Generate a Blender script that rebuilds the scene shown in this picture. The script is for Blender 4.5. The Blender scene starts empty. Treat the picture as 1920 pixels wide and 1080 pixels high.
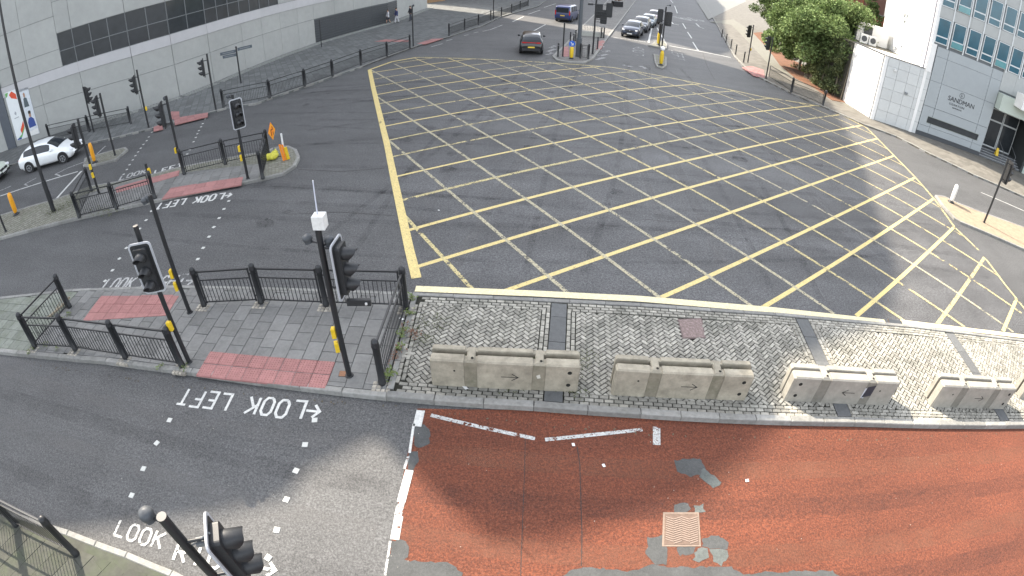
import bpy, bmesh, math, random
from mathutils import Vector, Matrix
rnd = random.Random(7)
R = math.radians
PI = math.pi
SC = bpy.context.scene
COL = SC.collection

# ---------------------------------------------------------------- camera
# a wide fisheye street camera on a mast 8 m above the road, looking down 35.8 degrees
cd = bpy.data.cameras.new('camera')
cam = bpy.data.objects.new('camera', cd)
COL.objects.link(cam)
SC.camera = cam
cam.location = (0, 0, 8)
cam.rotation_euler = (Matrix.Rotation(PI/2 - R(35.80), 3, 'X') @ Matrix.Rotation(R(1.76), 3, 'Z')).to_euler()
cd.type = 'PANO'
cd.panorama_type = 'FISHEYE_LENS_POLYNOMIAL'
cd.sensor_fit = 'HORIZONTAL'
cd.sensor_width = 36
cd.sensor_height = 20.25
KMM = 1920/36/1000
cd.fisheye_fov = R(170)
cd.fisheye_polynomial_k0 = 0
cd.fisheye_polynomial_k1 = -0.997*KMM
cd.fisheye_polynomial_k2 = 0
cd.fisheye_polynomial_k3 = 0.002*KMM**3
cd.fisheye_polynomial_k4 = 0
cd.clip_start = 0.05
cd.clip_end = 4000

# ---------------------------------------------------------------- light
SUN_EL, SUN_AZ = 40.0, 134.5           # azimuth counter-clockwise from +X
to_sun = Vector((math.cos(R(SUN_EL))*math.cos(R(SUN_AZ)), math.cos(R(SUN_EL))*math.sin(R(SUN_AZ)), math.sin(R(SUN_EL))))
w = bpy.data.worlds.new('World')
SC.world = w
w.use_nodes = True
wn = w.node_tree.nodes
bg = wn['Background']
sky = wn.new('ShaderNodeTexSky')
sky.sky_type = 'NISHITA'
sky.sun_disc = False
sky.sun_elevation = R(SUN_EL)
sky.sun_rotation = R(90 - SUN_AZ)
sky.air_density = 1.0
sky.dust_density = 2.0
sky.ozone_density = 1.0
bg.inputs['Strength'].default_value = 0.132
hsv = wn.new('ShaderNodeHueSaturation')      # sky desaturated for white balance: a paler blue all over
hsv.inputs['Saturation'].default_value = 0.33
w.node_tree.links.new(sky.outputs[0], hsv.inputs['Color'])
w.node_tree.links.new(hsv.outputs[0], bg.inputs['Color'])
sd = bpy.data.lights.new('sun', 'SUN')
sd.energy = 2.7
sd.angle = R(0.55)
sd.color = (1.0, 0.89, 0.74)
so = bpy.data.objects.new('sun', sd)
COL.objects.link(so)
so.rotation_euler = to_sun.to_track_quat('Z', 'Y').to_euler()
so.location = (-30, 30, 60)
SC.view_settings.view_transform = 'Standard'
SC.view_settings.look = 'None'
SC.view_settings.gamma = 1
SC.view_settings.use_curve_mapping = False
SC.view_settings.exposure = 2.3
SC.cycles.max_bounces = 6
SC.cycles.diffuse_bounces = 4
SC.cycles.transparent_max_bounces = 12

# ---------------------------------------------------------------- materials
MATS = {}
def mat(name, col, rough=0.8, var=0.0, scale=4.0, col2=None, bump=0.0, bscale=60.0, metal=0.0, coat=0.0, rand=0.0,
        speck=None, grain=None, trans=0, island=0, big=0.0, bigscale=0.35, wear=None, dirt=None, spec=0.4, emit=None, stretch=None):
    """procedural surface: base colour broken up by noise, stone-to-stone variation, grit, stains, wear holes"""
    if name in MATS: return MATS[name]
    m = bpy.data.materials.new(name)
    m.use_nodes = True
    nt = m.node_tree; N = nt.nodes; L = nt.links
    b = N['Principled BSDF']
    b.inputs['Roughness'].default_value = rough
    b.inputs['Metallic'].default_value = metal
    b.inputs['Specular IOR Level'].default_value = spec
    if coat: b.inputs['Coat Weight'].default_value = coat; b.inputs['Coat Roughness'].default_value = 0.05
    geo = N.new('ShaderNodeNewGeometry')
    pos = geo.outputs['Position']
    def noise(sc, detail=4, rough=0.6, vec=None):
        n = N.new('ShaderNodeTexNoise'); n.inputs['Scale'].default_value = sc
        n.inputs['Detail'].default_value = detail; n.inputs['Roughness'].default_value = rough
        L.new(vec or pos, n.inputs['Vector']); return n.outputs['Fac']
    def ramp(f, a, c, lo=0.0, hi=1.0):
        r = N.new('ShaderNodeMapRange'); r.inputs[1].default_value = a; r.inputs[2].default_value = c
        r.inputs[3].default_value = lo; r.inputs[4].default_value = hi; L.new(f, r.inputs[0]); return r.outputs[0]
    def mix(f, c1, c2, mode='MIX'):
        x = N.new('ShaderNodeMix'); x.data_type = 'RGBA'; x.blend_type = mode
        if isinstance(f, (int, float)): x.inputs[0].default_value = f
        else: L.new(f, x.inputs[0])
        for i, c in ((6, c1), (7, c2)):
            if isinstance(c, (tuple, list)): x.inputs[i].default_value = (*c[:3], 1)
            else: L.new(c, x.inputs[i])
        return x.outputs[2]
    def mul(c, f):
        x = N.new('ShaderNodeVectorMath'); x.operation = 'SCALE'
        L.new(c, x.inputs[0]); L.new(f, x.inputs['Scale']); return x.outputs[0]
    rgb = N.new('ShaderNodeRGB'); rgb.outputs[0].default_value = (*col, 1)
    c = rgb.outputs[0]
    if col2: c = mix(ramp(noise(scale), 0.35, 0.65), c, col2)
    if var: c = mul(c, ramp(noise(scale*1.7, 6), 0.25, 0.75, 1-var, 1+var))
    if big:
        v = pos
        if stretch:
            mp = N.new('ShaderNodeMapping'); mp.inputs['Rotation'].default_value = (0, 0, R(stretch[0])); mp.inputs['Scale'].default_value = (stretch[1], stretch[2], 1)
            L.new(pos, mp.inputs['Vector']); v = mp.outputs[0]
        c = mul(c, ramp(noise(bigscale, 5, 0.65, v), 0.3, 0.7, 1-big, 1+big))
    if island: c = mul(c, ramp(geo.outputs['Random Per Island'], 0, 1, 1-island, 1+island))
    if grain:
        for (gs, ga) in grain: c = mul(c, ramp(noise(gs, 2, 0.6), 0.32, 0.68, 1-ga, 1+ga))
    if rand:
        oi = N.new('ShaderNodeObjectInfo')
        c = mul(c, ramp(oi.outputs['Random'], 0, 1, 1-rand, 1+rand))
    if speck:
        for (sc_, lo, hi, amt, sc_col) in speck:
            c = mix(ramp(noise(sc_, 2, 0.5), lo, hi, 0, amt), c, sc_col)
    if dirt:
        c = mix(ramp(noise(dirt[0], 6, 0.7), dirt[1], dirt[2], 0, dirt[3]), c, dirt[4])
    L.new(c, b.inputs['Base Color'])
    if bump:
        bp = N.new('ShaderNodeBump'); bp.inputs['Strength'].default_value = min(1.0, bump); bp.inputs['Distance'].default_value = 0.01
        L.new(noise(bscale, 3, 0.7), bp.inputs['Height']); L.new(bp.outputs[0], b.inputs['Normal'])
    if emit: b.inputs['Emission Color'].default_value = (*emit[0], 1); b.inputs['Emission Strength'].default_value = emit[1]
    if trans:
        tl = N.new('ShaderNodeBsdfTranslucent'); ml = N.new('ShaderNodeMixShader'); ml.inputs[0].default_value = trans
        L.new(c, tl.inputs[0]); L.new(b.outputs[0], ml.inputs[1]); L.new(tl.outputs[0], ml.inputs[2]); L.new(ml.outputs[0], N['Material Output'].inputs['Surface'])
    if wear:
        # paint worn through to the surface underneath
        tr = N.new('ShaderNodeBsdfTransparent'); ms = N.new('ShaderNodeMixShader')
        f = N.new('ShaderNodeMath'); f.operation = 'MAXIMUM'
        sm = N.new('ShaderNodeMath'); sm.operation = 'ADD'     # traffic wears some stretches far more than others
        L.new(noise(wear[0], 6, 0.75), sm.inputs[0]); L.new(ramp(noise(0.55, 2, 0.5), 0.3, 0.7, -0.12, 0.06), sm.inputs[1])
        L.new(ramp(sm.outputs[0], wear[1], wear[1]+0.03), f.inputs[0])
        L.new(ramp(noise(wear[0]*7, 3, 0.7), wear[2], wear[2]+0.04), f.inputs[1])
        L.new(f.outputs[0], ms.inputs[0]); L.new(b.outputs[0], ms.inputs[1]); L.new(tr.outputs[0], ms.inputs[2])
        L.new(ms.outputs[0], N['Material Output'].inputs['Surface'])
    MATS[name] = m
    return m

ASPH = mat('asphalt', (0.070, 0.070, 0.070), 0.72, var=0.16, scale=9, bump=0.8, bscale=70, grain=[(13, 0.26), (26, 0.30), (1.1, 0.10)], big=0.26, bigscale=0.22, stretch=(-12, 0.35, 1.6),
           speck=[(30, 0.53, 0.68, 0.55, (0.145, 0.145, 0.142)), (27, 0.45, 0.33, 0.6, (0.026, 0.026, 0.028)), (80, 0.56, 0.66, 0.4, (0.16, 0.16, 0.16))])
ASPH2 = mat('asphalt_box', (0.074, 0.074, 0.075), 0.70, var=0.16, scale=9, bump=0.8, bscale=70, grain=[(12, 0.28), (24, 0.30), (0.9, 0.16)], big=0.38, bigscale=0.22, stretch=(10, 0.3, 1.5),
           speck=[(28, 0.53, 0.68, 0.55, (0.14, 0.14, 0.142)), (25, 0.45, 0.33, 0.65, (0.022, 0.022, 0.024)), (80, 0.56, 0.66, 0.4, (0.15, 0.15, 0.15))])
REDA = mat('red_asphalt', (0.112, 0.032, 0.0150), 0.88, var=0.16, scale=9, grain=[(14, 0.24), (28, 0.30), (0.8, 0.10)], bump=0.9, bscale=70, big=0.32, bigscale=0.45, stretch=(0, 0.22, 1.5),
           speck=[(27, 0.53, 0.68, 0.55, (0.165, 0.060, 0.035)), (25, 0.45, 0.33, 0.6, (0.045, 0.016, 0.012)), (80, 0.55, 0.66, 0.35, (0.18, 0.07, 0.04)), (66, 0.38, 0.32, 0.55, (0.04, 0.02, 0.017)), (9, 0.68, 0.74, 0.35, (0.075, 0.04, 0.032))])
PATCH = mat('patch_tarmac', (0.060, 0.062, 0.061), 0.9, var=0.2, scale=12, bump=0.5, bscale=90, big=0.2, bigscale=2,
            speck=[(90, 0.58, 0.66, 0.5, (0.12, 0.12, 0.12))])
PATCHL = mat('patch_tarmac_pale', (0.085, 0.095, 0.09), 0.9, var=0.25, scale=12, bump=0.5, bscale=90, big=0.2, bigscale=2,
            speck=[(90, 0.55, 0.66, 0.5, (0.16, 0.16, 0.15))])
WPAINT = mat('white_paint', (0.50, 0.50, 0.475), 0.6, var=0.12, scale=14, grain=[(22, 0.15)], wear=(5, 0.63, 0.66), dirt=(8, 0.47, 0.7, 0.45, (0.25, 0.25, 0.24)))
WPAINTW = mat('white_paint_worn', (0.40, 0.40, 0.385), 0.6, var=0.15, scale=14, grain=[(22, 0.2)], wear=(4, 0.54, 0.57), dirt=(8, 0.45, 0.7, 0.5, (0.2, 0.2, 0.2)))
WFAINT = mat('white_paint_faded', (0.30, 0.30, 0.30), 0.7, var=0.15, scale=14, wear=(3, 0.48, 0.54))
YPAINT = mat('yellow_paint', (0.58, 0.46, 0.19), 0.6, grain=[(20, 0.14)], var=0.12, scale=10, wear=(4, 0.63, 0.62), dirt=(6, 0.5, 0.72, 0.4, (0.30, 0.26, 0.16)))
YPALE = mat('yellow_border_pale', (0.66, 0.58, 0.36), 0.6, grain=[(20, 0.14)], var=0.12, scale=10, wear=(5, 0.68, 0.68), dirt=(6, 0.5, 0.75, 0.3, (0.40, 0.36, 0.24)))
YPAINTW = mat('yellow_paint_worn', (0.50, 0.42, 0.20), 0.65, grain=[(20, 0.14)], var=0.2, scale=10, wear=(3.0, 0.55, 0.55), dirt=(6, 0.45, 0.7, 0.55, (0.22, 0.20, 0.15)))
YPAINTF = mat('yellow_paint_faded', (0.40, 0.36, 0.24), 0.65, grain=[(20, 0.14)], var=0.2, scale=10, wear=(2.6, 0.56, 0.55), dirt=(6, 0.45, 0.7, 0.6, (0.18, 0.17, 0.15)))
KERB = mat('kerb_concrete', (0.215, 0.212, 0.198), 0.9, var=0.22, scale=7, bump=0.5, bscale=60, rand=0.16, dirt=(3.5, 0.5, 0.75, 0.5, (0.11, 0.11, 0.09)))
SLAB = mat('paving_slab', (0.160, 0.158, 0.151), 0.9, var=0.14, scale=6, bump=0.35, bscale=70, rand=0.16, dirt=(2.2, 0.48, 0.72, 0.45, (0.085, 0.085, 0.078)),
           speck=[(60, 0.60, 0.70, 0.4, (0.26, 0.26, 0.25))])
SLABD = mat('dark_flag', (0.105, 0.108, 0.108), 0.9, var=0.14, scale=6, bump=0.35, bscale=70, rand=0.1, speck=[(60, 0.60, 0.70, 0.3, (0.2, 0.2, 0.2))])
BRICKP = mat('paver_brick', (0.245, 0.234, 0.203), 0.9, var=0.28, scale=6, bump=0.5, bscale=80, rand=0.22, dirt=(1.3, 0.46, 0.66, 0.6, (0.12, 0.12, 0.10)),
             speck=[(55, 0.60, 0.72, 0.4, (0.36, 0.35, 0.33))])
JOINT = mat('joint_earth', (0.022, 0.022, 0.016), 1.0, var=0.4, scale=9, dirt=(3, 0.55, 0.7, 0.6, (0.05, 0.06, 0.025)))
TACT = mat('red_tactile', (0.30, 0.145, 0.135), 0.85, var=0.14, scale=5, bump=0.3, bscale=80, rand=0.13, dirt=(2.5, 0.52, 0.75, 0.45, (0.19, 0.10, 0.09)))
BLACKM = mat('black_painted_metal', (0.016, 0.017, 0.019), 0.45, var=0.2, scale=20, spec=0.5, dirt=(9, 0.58, 0.8, 0.4, (0.06, 0.06, 0.055)))
BLACKP = mat('black_plastic', (0.020, 0.021, 0.023), 0.5, var=0.15, scale=14, spec=0.45, dirt=(7, 0.55, 0.8, 0.35, (0.06, 0.06, 0.06)))
GREYM = mat('grey_metal', (0.20, 0.21, 0.22), 0.45, metal=0.4, var=0.15, scale=20)
DGREY = mat('dark_grey_metal', (0.055, 0.06, 0.066), 0.5, var=0.15, scale=15)
LENS = mat('dark_lens', (0.012, 0.012, 0.014), 0.15, spec=0.6)
WBORD = mat('white_border', (0.38, 0.39, 0.41), 0.5, var=0.1, scale=20)
YEL = mat('yellow_plastic', (0.62, 0.42, 0.02), 0.45, var=0.12, scale=12, dirt=(8, 0.55, 0.8, 0.4, (0.25, 0.18, 0.04)))
ORY = mat('amber_plastic', (0.68, 0.30, 0.015), 0.4, var=0.1, scale=9, dirt=(7, 0.58, 0.8, 0.35, (0.35, 0.18, 0.03)))
ORANGE = mat('orange_sheet', (0.75, 0.23, 0.02), 0.5, var=0.1, scale=12)
WPLAS = mat('white_plastic', (0.62, 0.62, 0.60), 0.4, var=0.1, scale=10, dirt=(5, 0.55, 0.75, 0.4, (0.3, 0.3, 0.26)))
BLUESIGN = mat('blue_sign', (0.02, 0.10, 0.45), 0.4)
CONC = mat('barrier_concrete', (0.29, 0.262, 0.205), 0.9, var=0.24, scale=3.5, bump=0.5, bscale=45, rand=0.10, big=0.12, bigscale=1.4,
           dirt=(2.2, 0.48, 0.72, 0.6, (0.13, 0.115, 0.085)), speck=[(70, 0.62, 0.7, 0.4, (0.15, 0.14, 0.12))])
CONC2 = mat('pale_concrete', (0.27, 0.255, 0.22), 0.9, var=0.16, scale=3.5, bump=0.4, bscale=45, big=0.10, bigscale=1.4, dirt=(2.2, 0.5, 0.72, 0.5, (0.17, 0.16, 0.135)), speck=[(70, 0.62, 0.7, 0.4, (0.15, 0.14, 0.12))])
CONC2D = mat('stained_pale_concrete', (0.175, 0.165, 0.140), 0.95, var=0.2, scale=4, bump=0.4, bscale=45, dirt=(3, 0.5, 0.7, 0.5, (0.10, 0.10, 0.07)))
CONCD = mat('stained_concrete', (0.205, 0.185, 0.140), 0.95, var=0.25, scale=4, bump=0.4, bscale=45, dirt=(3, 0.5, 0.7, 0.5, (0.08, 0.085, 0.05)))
MOSS = mat('moss', (0.075, 0.085, 0.035), 1.0, var=0.4, scale=14, bump=0.8, bscale=50)
HOLE = mat('dark_hole', (0.015, 0.014, 0.012), 1.0)
MARK = mat('black_marking', (0.025, 0.024, 0.022), 0.8)
LEAF = mat('leaf_green', (0.14, 0.20, 0.075), 0.75, var=0.35, scale=1.3, spec=0.15, trans=0.2, island=0.45, col2=(0.155, 0.205, 0.078))
LEAF2 = mat('leaf_dark', (0.085, 0.125, 0.05), 0.75, trans=0.2, island=0.45, spec=0.15, var=0.45, scale=1.1, col2=(0.085, 0.125, 0.035))
LEAF3 = mat('leaf_ivy', (0.10, 0.125, 0.065), 0.75, trans=0.2, island=0.4, spec=0.15, var=0.45, scale=2.5, col2=(0.13, 0.15, 0.06))
WEED = mat('weed_leaf', (0.09, 0.15, 0.035), 0.6, var=0.4, scale=20, col2=(0.12, 0.13, 0.04))
DRYW = mat('dry_weed', (0.16, 0.085, 0.055), 0.8, var=0.4, scale=20)
BARK = mat('pale_bark', (0.26, 0.22, 0.16), 0.9, var=0.3, scale=9, bump=0.5, bscale=30)
SOIL = mat('bark_mulch', (0.16, 0.075, 0.042), 1.0, var=0.4, scale=5, bump=0.9, bscale=25, dirt=(1.5, 0.45, 0.65, 0.6, (0.08, 0.05, 0.03)))
WALLC = mat('wall_panel', (0.315, 0.320, 0.305), 0.75, var=0.06, scale=1.2, rand=0.035, big=0.06, bigscale=0.3, bump=0.1, bscale=30,
            dirt=(0.8, 0.5, 0.8, 0.25, (0.24, 0.26, 0.25)))
WALLL = mat('wall_sill_pale', (0.40, 0.395, 0.40), 0.7, var=0.05, scale=1.2, rand=0.03)
WALLJ = mat('wall_joint', (0.16, 0.17, 0.17), 0.9)
GLASSD = mat('dark_glass', (0.035, 0.040, 0.045), 0.12, spec=0.5, var=0.2, scale=1.0)
MULL = mat('mullion', (0.13, 0.14, 0.145), 0.5)
WHITEW = mat('white_render', (0.70, 0.69, 0.67), 0.8, var=0.05, scale=1.0, dirt=(0.9, 0.5, 0.8, 0.25, (0.5, 0.48, 0.44)))
TILEW = mat('white_panel', (0.50, 0.51, 0.50), 0.6, var=0.05, scale=2, rand=0.035, dirt=(1.2, 0.52, 0.8, 0.25, (0.36, 0.36, 0.34)))
HOTEL = mat('hotel_panel', (0.31, 0.335, 0.345), 0.6, var=0.04, scale=1.0, rand=0.02, dirt=(0.9, 0.5, 0.8, 0.2, (0.28, 0.30, 0.31)))
SPAN = mat('spandrel', (0.36, 0.37, 0.36), 0.7, var=0.06, scale=2)
FRAMEW = mat('white_frame', (0.55, 0.57, 0.57), 0.5)
GLASSB = mat('teal_glass', (0.018, 0.085, 0.125), 0.06, spec=0.6, var=0.25, scale=0.7)
GLASSB2 = mat('pale_teal_glass', (0.09, 0.24, 0.26), 0.08, spec=0.6, var=0.2, scale=0.7)
REDBRK = mat('red_brick_wall', (0.22, 0.085, 0.05), 0.9, var=0.2, scale=4)
PAVL = None

def film(name, col, amt, sc):
    m = bpy.data.materials.new(name); m.use_nodes = True; nt = m.node_tree; N = nt.nodes; L = nt.links
    b = N['Principled BSDF']; b.inputs['Base Color'].default_value = (*col, 1); b.inputs['Roughness'].default_value = 0.8
    g = N.new('ShaderNodeNewGeometry'); n = N.new('ShaderNodeTexNoise'); n.inputs['Scale'].default_value = sc; n.inputs['Detail'].default_value = 6; n.inputs['Roughness'].default_value = 0.7
    L.new(g.outputs['Position'], n.inputs['Vector']); r = N.new('ShaderNodeMapRange'); r.inputs[1].default_value = 0.35; r.inputs[2].default_value = 0.7; r.inputs[3].default_value = 0; r.inputs[4].default_value = amt
    L.new(n.outputs['Fac'], r.inputs[0]); t = N.new('ShaderNodeBsdfTransparent'); x = N.new('ShaderNodeMixShader')
    L.new(r.outputs[0], x.inputs[0]); L.new(t.outputs[0], x.inputs[1]); L.new(b.outputs[0], x.inputs[2]); L.new(x.outputs[0], N['Material Output'].inputs['Surface'])
    return m
RUBBER = film('tyre_rubber_film', (0.018, 0.018, 0.02), 0.20, 1.6)
DUST = film('pale_dust_film', (0.17, 0.165, 0.16), 0.32, 0.9)
OIL = film('oil_stain', (0.02, 0.02, 0.02), 0.38, 5.0)

def brickmat(name, col, mortar, bw, bh, rot, msize=0.012, rough=0.9, var=0.25, offset=0.5, dirt=None, off=(0, 0)):
    if name in MATS: return MATS[name]
    m = mat(name, col, rough, var=var, scale=5, dirt=dirt, bump=0.3, bscale=60)
    nt = m.node_tree; N = nt.nodes; L = nt.links
    b = N['Principled BSDF']
    src = b.inputs['Base Color'].links[0].from_socket
    g = N.new('ShaderNodeNewGeometry'); mp = N.new('ShaderNodeMapping')
    mp.inputs['Rotation'].default_value = (0, 0, R(rot)); mp.inputs['Location'].default_value = (off[0], off[1], 0)
    L.new(g.outputs['Position'], mp.inputs['Vector'])
    br = N.new('ShaderNodeTexBrick'); br.offset = offset
    br.inputs['Scale'].default_value = 1; br.inputs['Brick Width'].default_value = bw; br.inputs['Row Height'].default_value = bh
    br.inputs['Mortar Size'].default_value = msize; br.inputs['Mortar Smooth'].default_value = 0.3
    br.inputs['Color1'].default_value = (0.78, 0.78, 0.78, 1); br.inputs['Color2'].default_value = (1.15, 1.15, 1.15, 1)
    k = tuple(mortar[i]/max(col[i], 1e-4) for i in range(3)); br.inputs['Mortar'].default_value = (*k, 1)
    L.new(mp.outputs[0], br.inputs['Vector'])
    x = N.new('ShaderNodeMix'); x.data_type = 'RGBA'; x.blend_type = 'MULTIPLY'; x.inputs[0].default_value = 1
    L.new(src, x.inputs[6]); L.new(br.outputs['Color'], x.inputs[7]); L.new(x.outputs[2], b.inputs['Base Color'])
    return m

# ---------------------------------------------------------------- mesh helpers
class MB:
    def __init__(s): s.v = []; s.f = []; s.sm = []
    def add(s, vs, fs, smooth=False, M=None):
        o = len(s.v)
        s.v += [tuple(M @ Vector(p)) if M else tuple(p) for p in vs]
        for f in fs: s.f.append([o+i for i in f]); s.sm.append(smooth)
        return s
    def box(s, c, d, rz=0, M=None, bev=0):
        x, y, z = d[0]/2, d[1]/2, d[2]/2
        if bev:
            b = bev
            lo = [(-x, -y, -z), (x, -y, -z), (x, y, -z), (-x, y, -z)]
            mid = [(-x, -y, z-b), (x, -y, z-b), (x, y, z-b), (-x, y, z-b)]
            hi = [(-x+b, -y+b, z), (x-b, -y+b, z), (x-b, y-b, z), (-x+b, y-b, z)]
            P = lo+mid+hi
            F = [[3, 2, 1, 0], [8, 9, 10, 11]] + [[i, (i+1) % 4, 4+(i+1) % 4, 4+i] for i in range(4)] + [[4+i, 4+(i+1) % 4, 8+(i+1) % 4, 8+i] for i in range(4)]
        else:
            P = [(-x, -y, -z), (x, -y, -z), (x, y, -z), (-x, y, -z), (-x, -y, z), (x, -y, z), (x, y, z), (-x, y, z)]
            F = [[3, 2, 1, 0], [4, 5, 6, 7]] + [[i, (i+1) % 4, 4+(i+1) % 4, 4+i] for i in range(4)]
        T = Matrix.Translation(c) @ Matrix.Rotation(rz, 4, 'Z')
        if M: T = M @ T
        return s.add(P, F, False, T)
    def prism(s, poly, z0, z1, bottom=True):
        n = len(poly)
        a = sum(poly[i][0]*poly[(i+1) % n][1]-poly[(i+1) % n][0]*poly[i][1] for i in range(n))
        if a < 0: poly = poly[::-1]
        P = [(x, y, z0) for x, y in poly]+[(x, y, z1) for x, y in poly]
        F = [list(range(n, 2*n))]+[[i, (i+1) % n, n+(i+1) % n, n+i] for i in range(n)]
        if bottom: F.append(list(range(n))[::-1])
        return s.add(P, F)
    def sheet(s, poly, z):
        n = len(poly)
        a = sum(poly[i][0]*poly[(i+1) % n][1]-poly[(i+1) % n][0]*poly[i][1] for i in range(n))
        if a < 0: poly = poly[::-1]
        return s.add([(x, y, z) for x, y in poly], [list(range(n))])
    def cyl(s, p0, p1, r0, r1=None, n=12, caps=True):
        r1 = r0 if r1 is None else r1
        p0 = Vector(p0); p1 = Vector(p1); d = (p1-p0).normalized()
        a = d.cross(Vector((0, 0, 1)) if abs(d.z) < 0.95 else Vector((1, 0, 0))).normalized(); b = d.cross(a)
        P = []
        for p, r in ((p0, r0), (p1, r1)):
            P += [p+a*(r*math.cos(2*PI*i/n))+b*(r*math.sin(2*PI*i/n)) for i in range(n)]
        s.add(P, [[i, n+i, n+(i+1) % n, (i+1) % n] for i in range(n)], True)
        if caps:
            s.add(P[:n], [list(range(n))]); s.add(P[n:], [list(range(n))[::-1]])
        return s
    def lathe(s, prof, n=14, c=(0, 0, 0), M=None, smooth=True):
        P = []; F = []
        for r, z in prof: P += [(c[0]+r*math.cos(2*PI*i/n), c[1]+r*math.sin(2*PI*i/n), c[2]+z) for i in range(n)]
        for k in range(len(prof)-1):
            for i in range(n): F.append([k*n+i, k*n+(i+1) % n, (k+1)*n+(i+1) % n, (k+1)*n+i])
        s.add(P, F, smooth, M)
        if prof[-1][0] > 1e-4: s.add(P[-n:], [list(range(n))], False, M)
        if prof[0][0] > 1e-4: s.add(P[:n], [list(range(n))[::-1]], False, M)
        return s
    def ball(s, c, r, n=10, sc=(1, 1, 1)):
        P = []; F = []; m = n//2
        for j in range(m+1):
            t = PI*j/m
            for i in range(n):
                P.append((c[0]+r*sc[0]*math.sin(t)*math.cos(2*PI*i/n), c[1]+r*sc[1]*math.sin(t)*math.sin(2*PI*i/n), c[2]+r*sc[2]*math.cos(t)))
        for j in range(m):
            for i in range(n): F.append([j*n+i, (j+1)*n+i, (j+1)*n+(i+1) % n, j*n+(i+1) % n])
        return s.add(P, F, True)
    def tube(s, pts, r, n=8, closed=False):
        for a, b in zip(pts[:-1], pts[1:]): s.cyl(a, b, r, r, n)
        return s
    def mesh(s, name, m):
        me = bpy.data.meshes.new(name)
        me.from_pydata(s.v, [], s.f)
        me.polygons.foreach_set('use_smooth', s.sm)
        me.materials.append(m); me.update()
        return me
    def build(s, name, m, parent=None, loc=None):
        return put(name, s.mesh(name, m), parent, loc)

def put(name, me, parent=None, loc=None, rz=0):
    o = bpy.data.objects.new(name, me); COL.objects.link(o)
    if parent: o.parent = parent
    if loc is not None: o.location = loc
    if rz: o.rotation_euler = (0, 0, rz)
    return o
def tag(o, label, cat, group=None, kind=None):
    if label: o['label'] = label
    if cat: o['category'] = cat
    if group: o['group'] = group
    if kind: o['kind'] = kind
    return o
def thing(name, label, cat, loc=(0, 0, 0), rz=0, group=None):
    o = bpy.data.objects.new(name, None); COL.objects.link(o)
    o.empty_display_size = 0.2
    o.location = loc; o.rotation_euler = (0, 0, rz)
    return tag(o, label, cat, group)
def copy_tree(o, parent=None):
    c = o.copy(); COL.objects.link(c)
    if parent: c.parent = parent
    for ch in list(o.children): copy_tree(ch, c)
    return c
def structure(o): o['kind'] = 'structure'; return o
def clip_half(poly, a, b):
    """keep the part of poly left of the line a->b"""
    out = []; n = len(poly)
    def sd(p): return (b[0]-a[0])*(p[1]-a[1])-(b[1]-a[1])*(p[0]-a[0])
    for i in range(n):
        p, q = poly[i], poly[(i+1) % n]; dp, dq = sd(p), sd(q)
        if dp >= 0: out.append(p)
        if dp*dq < 0:
            t = dp/(dp-dq); out.append((p[0]+t*(q[0]-p[0]), p[1]+t*(q[1]-p[1])))
    return out
def ccw(poly):
    n = len(poly)
    a = sum(poly[i][0]*poly[(i+1) % n][1]-poly[(i+1) % n][0]*poly[i][1] for i in range(n))
    return poly if a > 0 else poly[::-1]
def area(poly):
    n = len(poly)
    return 0.5*sum(poly[i][0]*poly[(i+1) % n][1]-poly[(i+1) % n][0]*poly[i][1] for i in range(n))
def clip(poly, window):
    wd = ccw(window)
    for i in range(len(wd)):
        if len(poly) < 3: return []
        poly = clip_half(poly, wd[i], wd[(i+1) % len(wd)])
    return poly
def strip(pts, wd):
    """flat band of width wd along a 2D polyline, mitred: list of quads"""
    L, Rr = [], []
    for i, p in enumerate(pts):
        d = Vector((0, 0))
        if i: d += (Vector(p)-Vector(pts[i-1])).normalized()
        if i < len(pts)-1: d += (Vector(pts[i+1])-Vector(p)).normalized()
        d.normalize(); n = Vector((-d.y, d.x))
        k = 1.0
        if 0 < i < len(pts)-1:
            e = (Vector(pts[i+1])-Vector(p)).normalized(); k = 1/max(0.5, abs(d.dot(e)))
        L.append(Vector(p)+n*wd/2*k); Rr.append(Vector(p)-n*wd/2*k)
    return [[tuple(L[i]), tuple(Rr[i]), tuple(Rr[i+1]), tuple(L[i+1])] for i in range(len(pts)-1)]
def inside(p, poly):
    c = False; n = len(poly)
    for i in range(n):
        a, b = poly[i], poly[(i+1) % n]
        if (a[1] > p[1]) != (b[1] > p[1]) and p[0] < (b[0]-a[0])*(p[1]-a[1])/(b[1]-a[1])+a[0]: c = not c
    return c

# ---------------------------------------------------------------- the road
g = MB(); g.add([(-1500, -1500, -0.01), (1500, -1500, -0.01), (1500, 1500, -0.01), (-1500, 1500, -0.01)], [[0, 1, 2, 3]])
structure(g.build('ground', mat('far_ground', (0.10, 0.10, 0.095), 0.95, var=0.2, scale=0.2)))
g = MB(); g.sheet([(-90, -20), (90, -20), (90, 260), (-90, 260)], 0.0)
road = structure(g.build('road', ASPH))
BOX = [(-10.572, 36.781), (-7.801, 40.738), (-0.508, 39.377), (3.389, 39.392), (6.922, 39.189), (12.247, 36.321), (17.010, 34.688), (22.040, 34.763), (23.793, 30.967), (22.351, 25.364), (21.676, 22.409), (20.961, 19.760), (19.739, 16.624), (19.761, 14.148), (18.968, 10.738), (17.356, 9.089), (6.945, 10.296), (1.896, 10.822), (-2.526, 10.936)]
g = MB(); g.sheet(BOX, 0.004)
g.build('box_junction_surface', ASPH2, road)
RED = [(-1.768, 6.894), (-1.834, 3.265), (-4.807, -0.325)] + [(30, -6), (40, 2.5)] + [(13.482, 5.456), (6.134, 6.396), (2.612, 6.770), (0.493, 6.902)]
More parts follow.
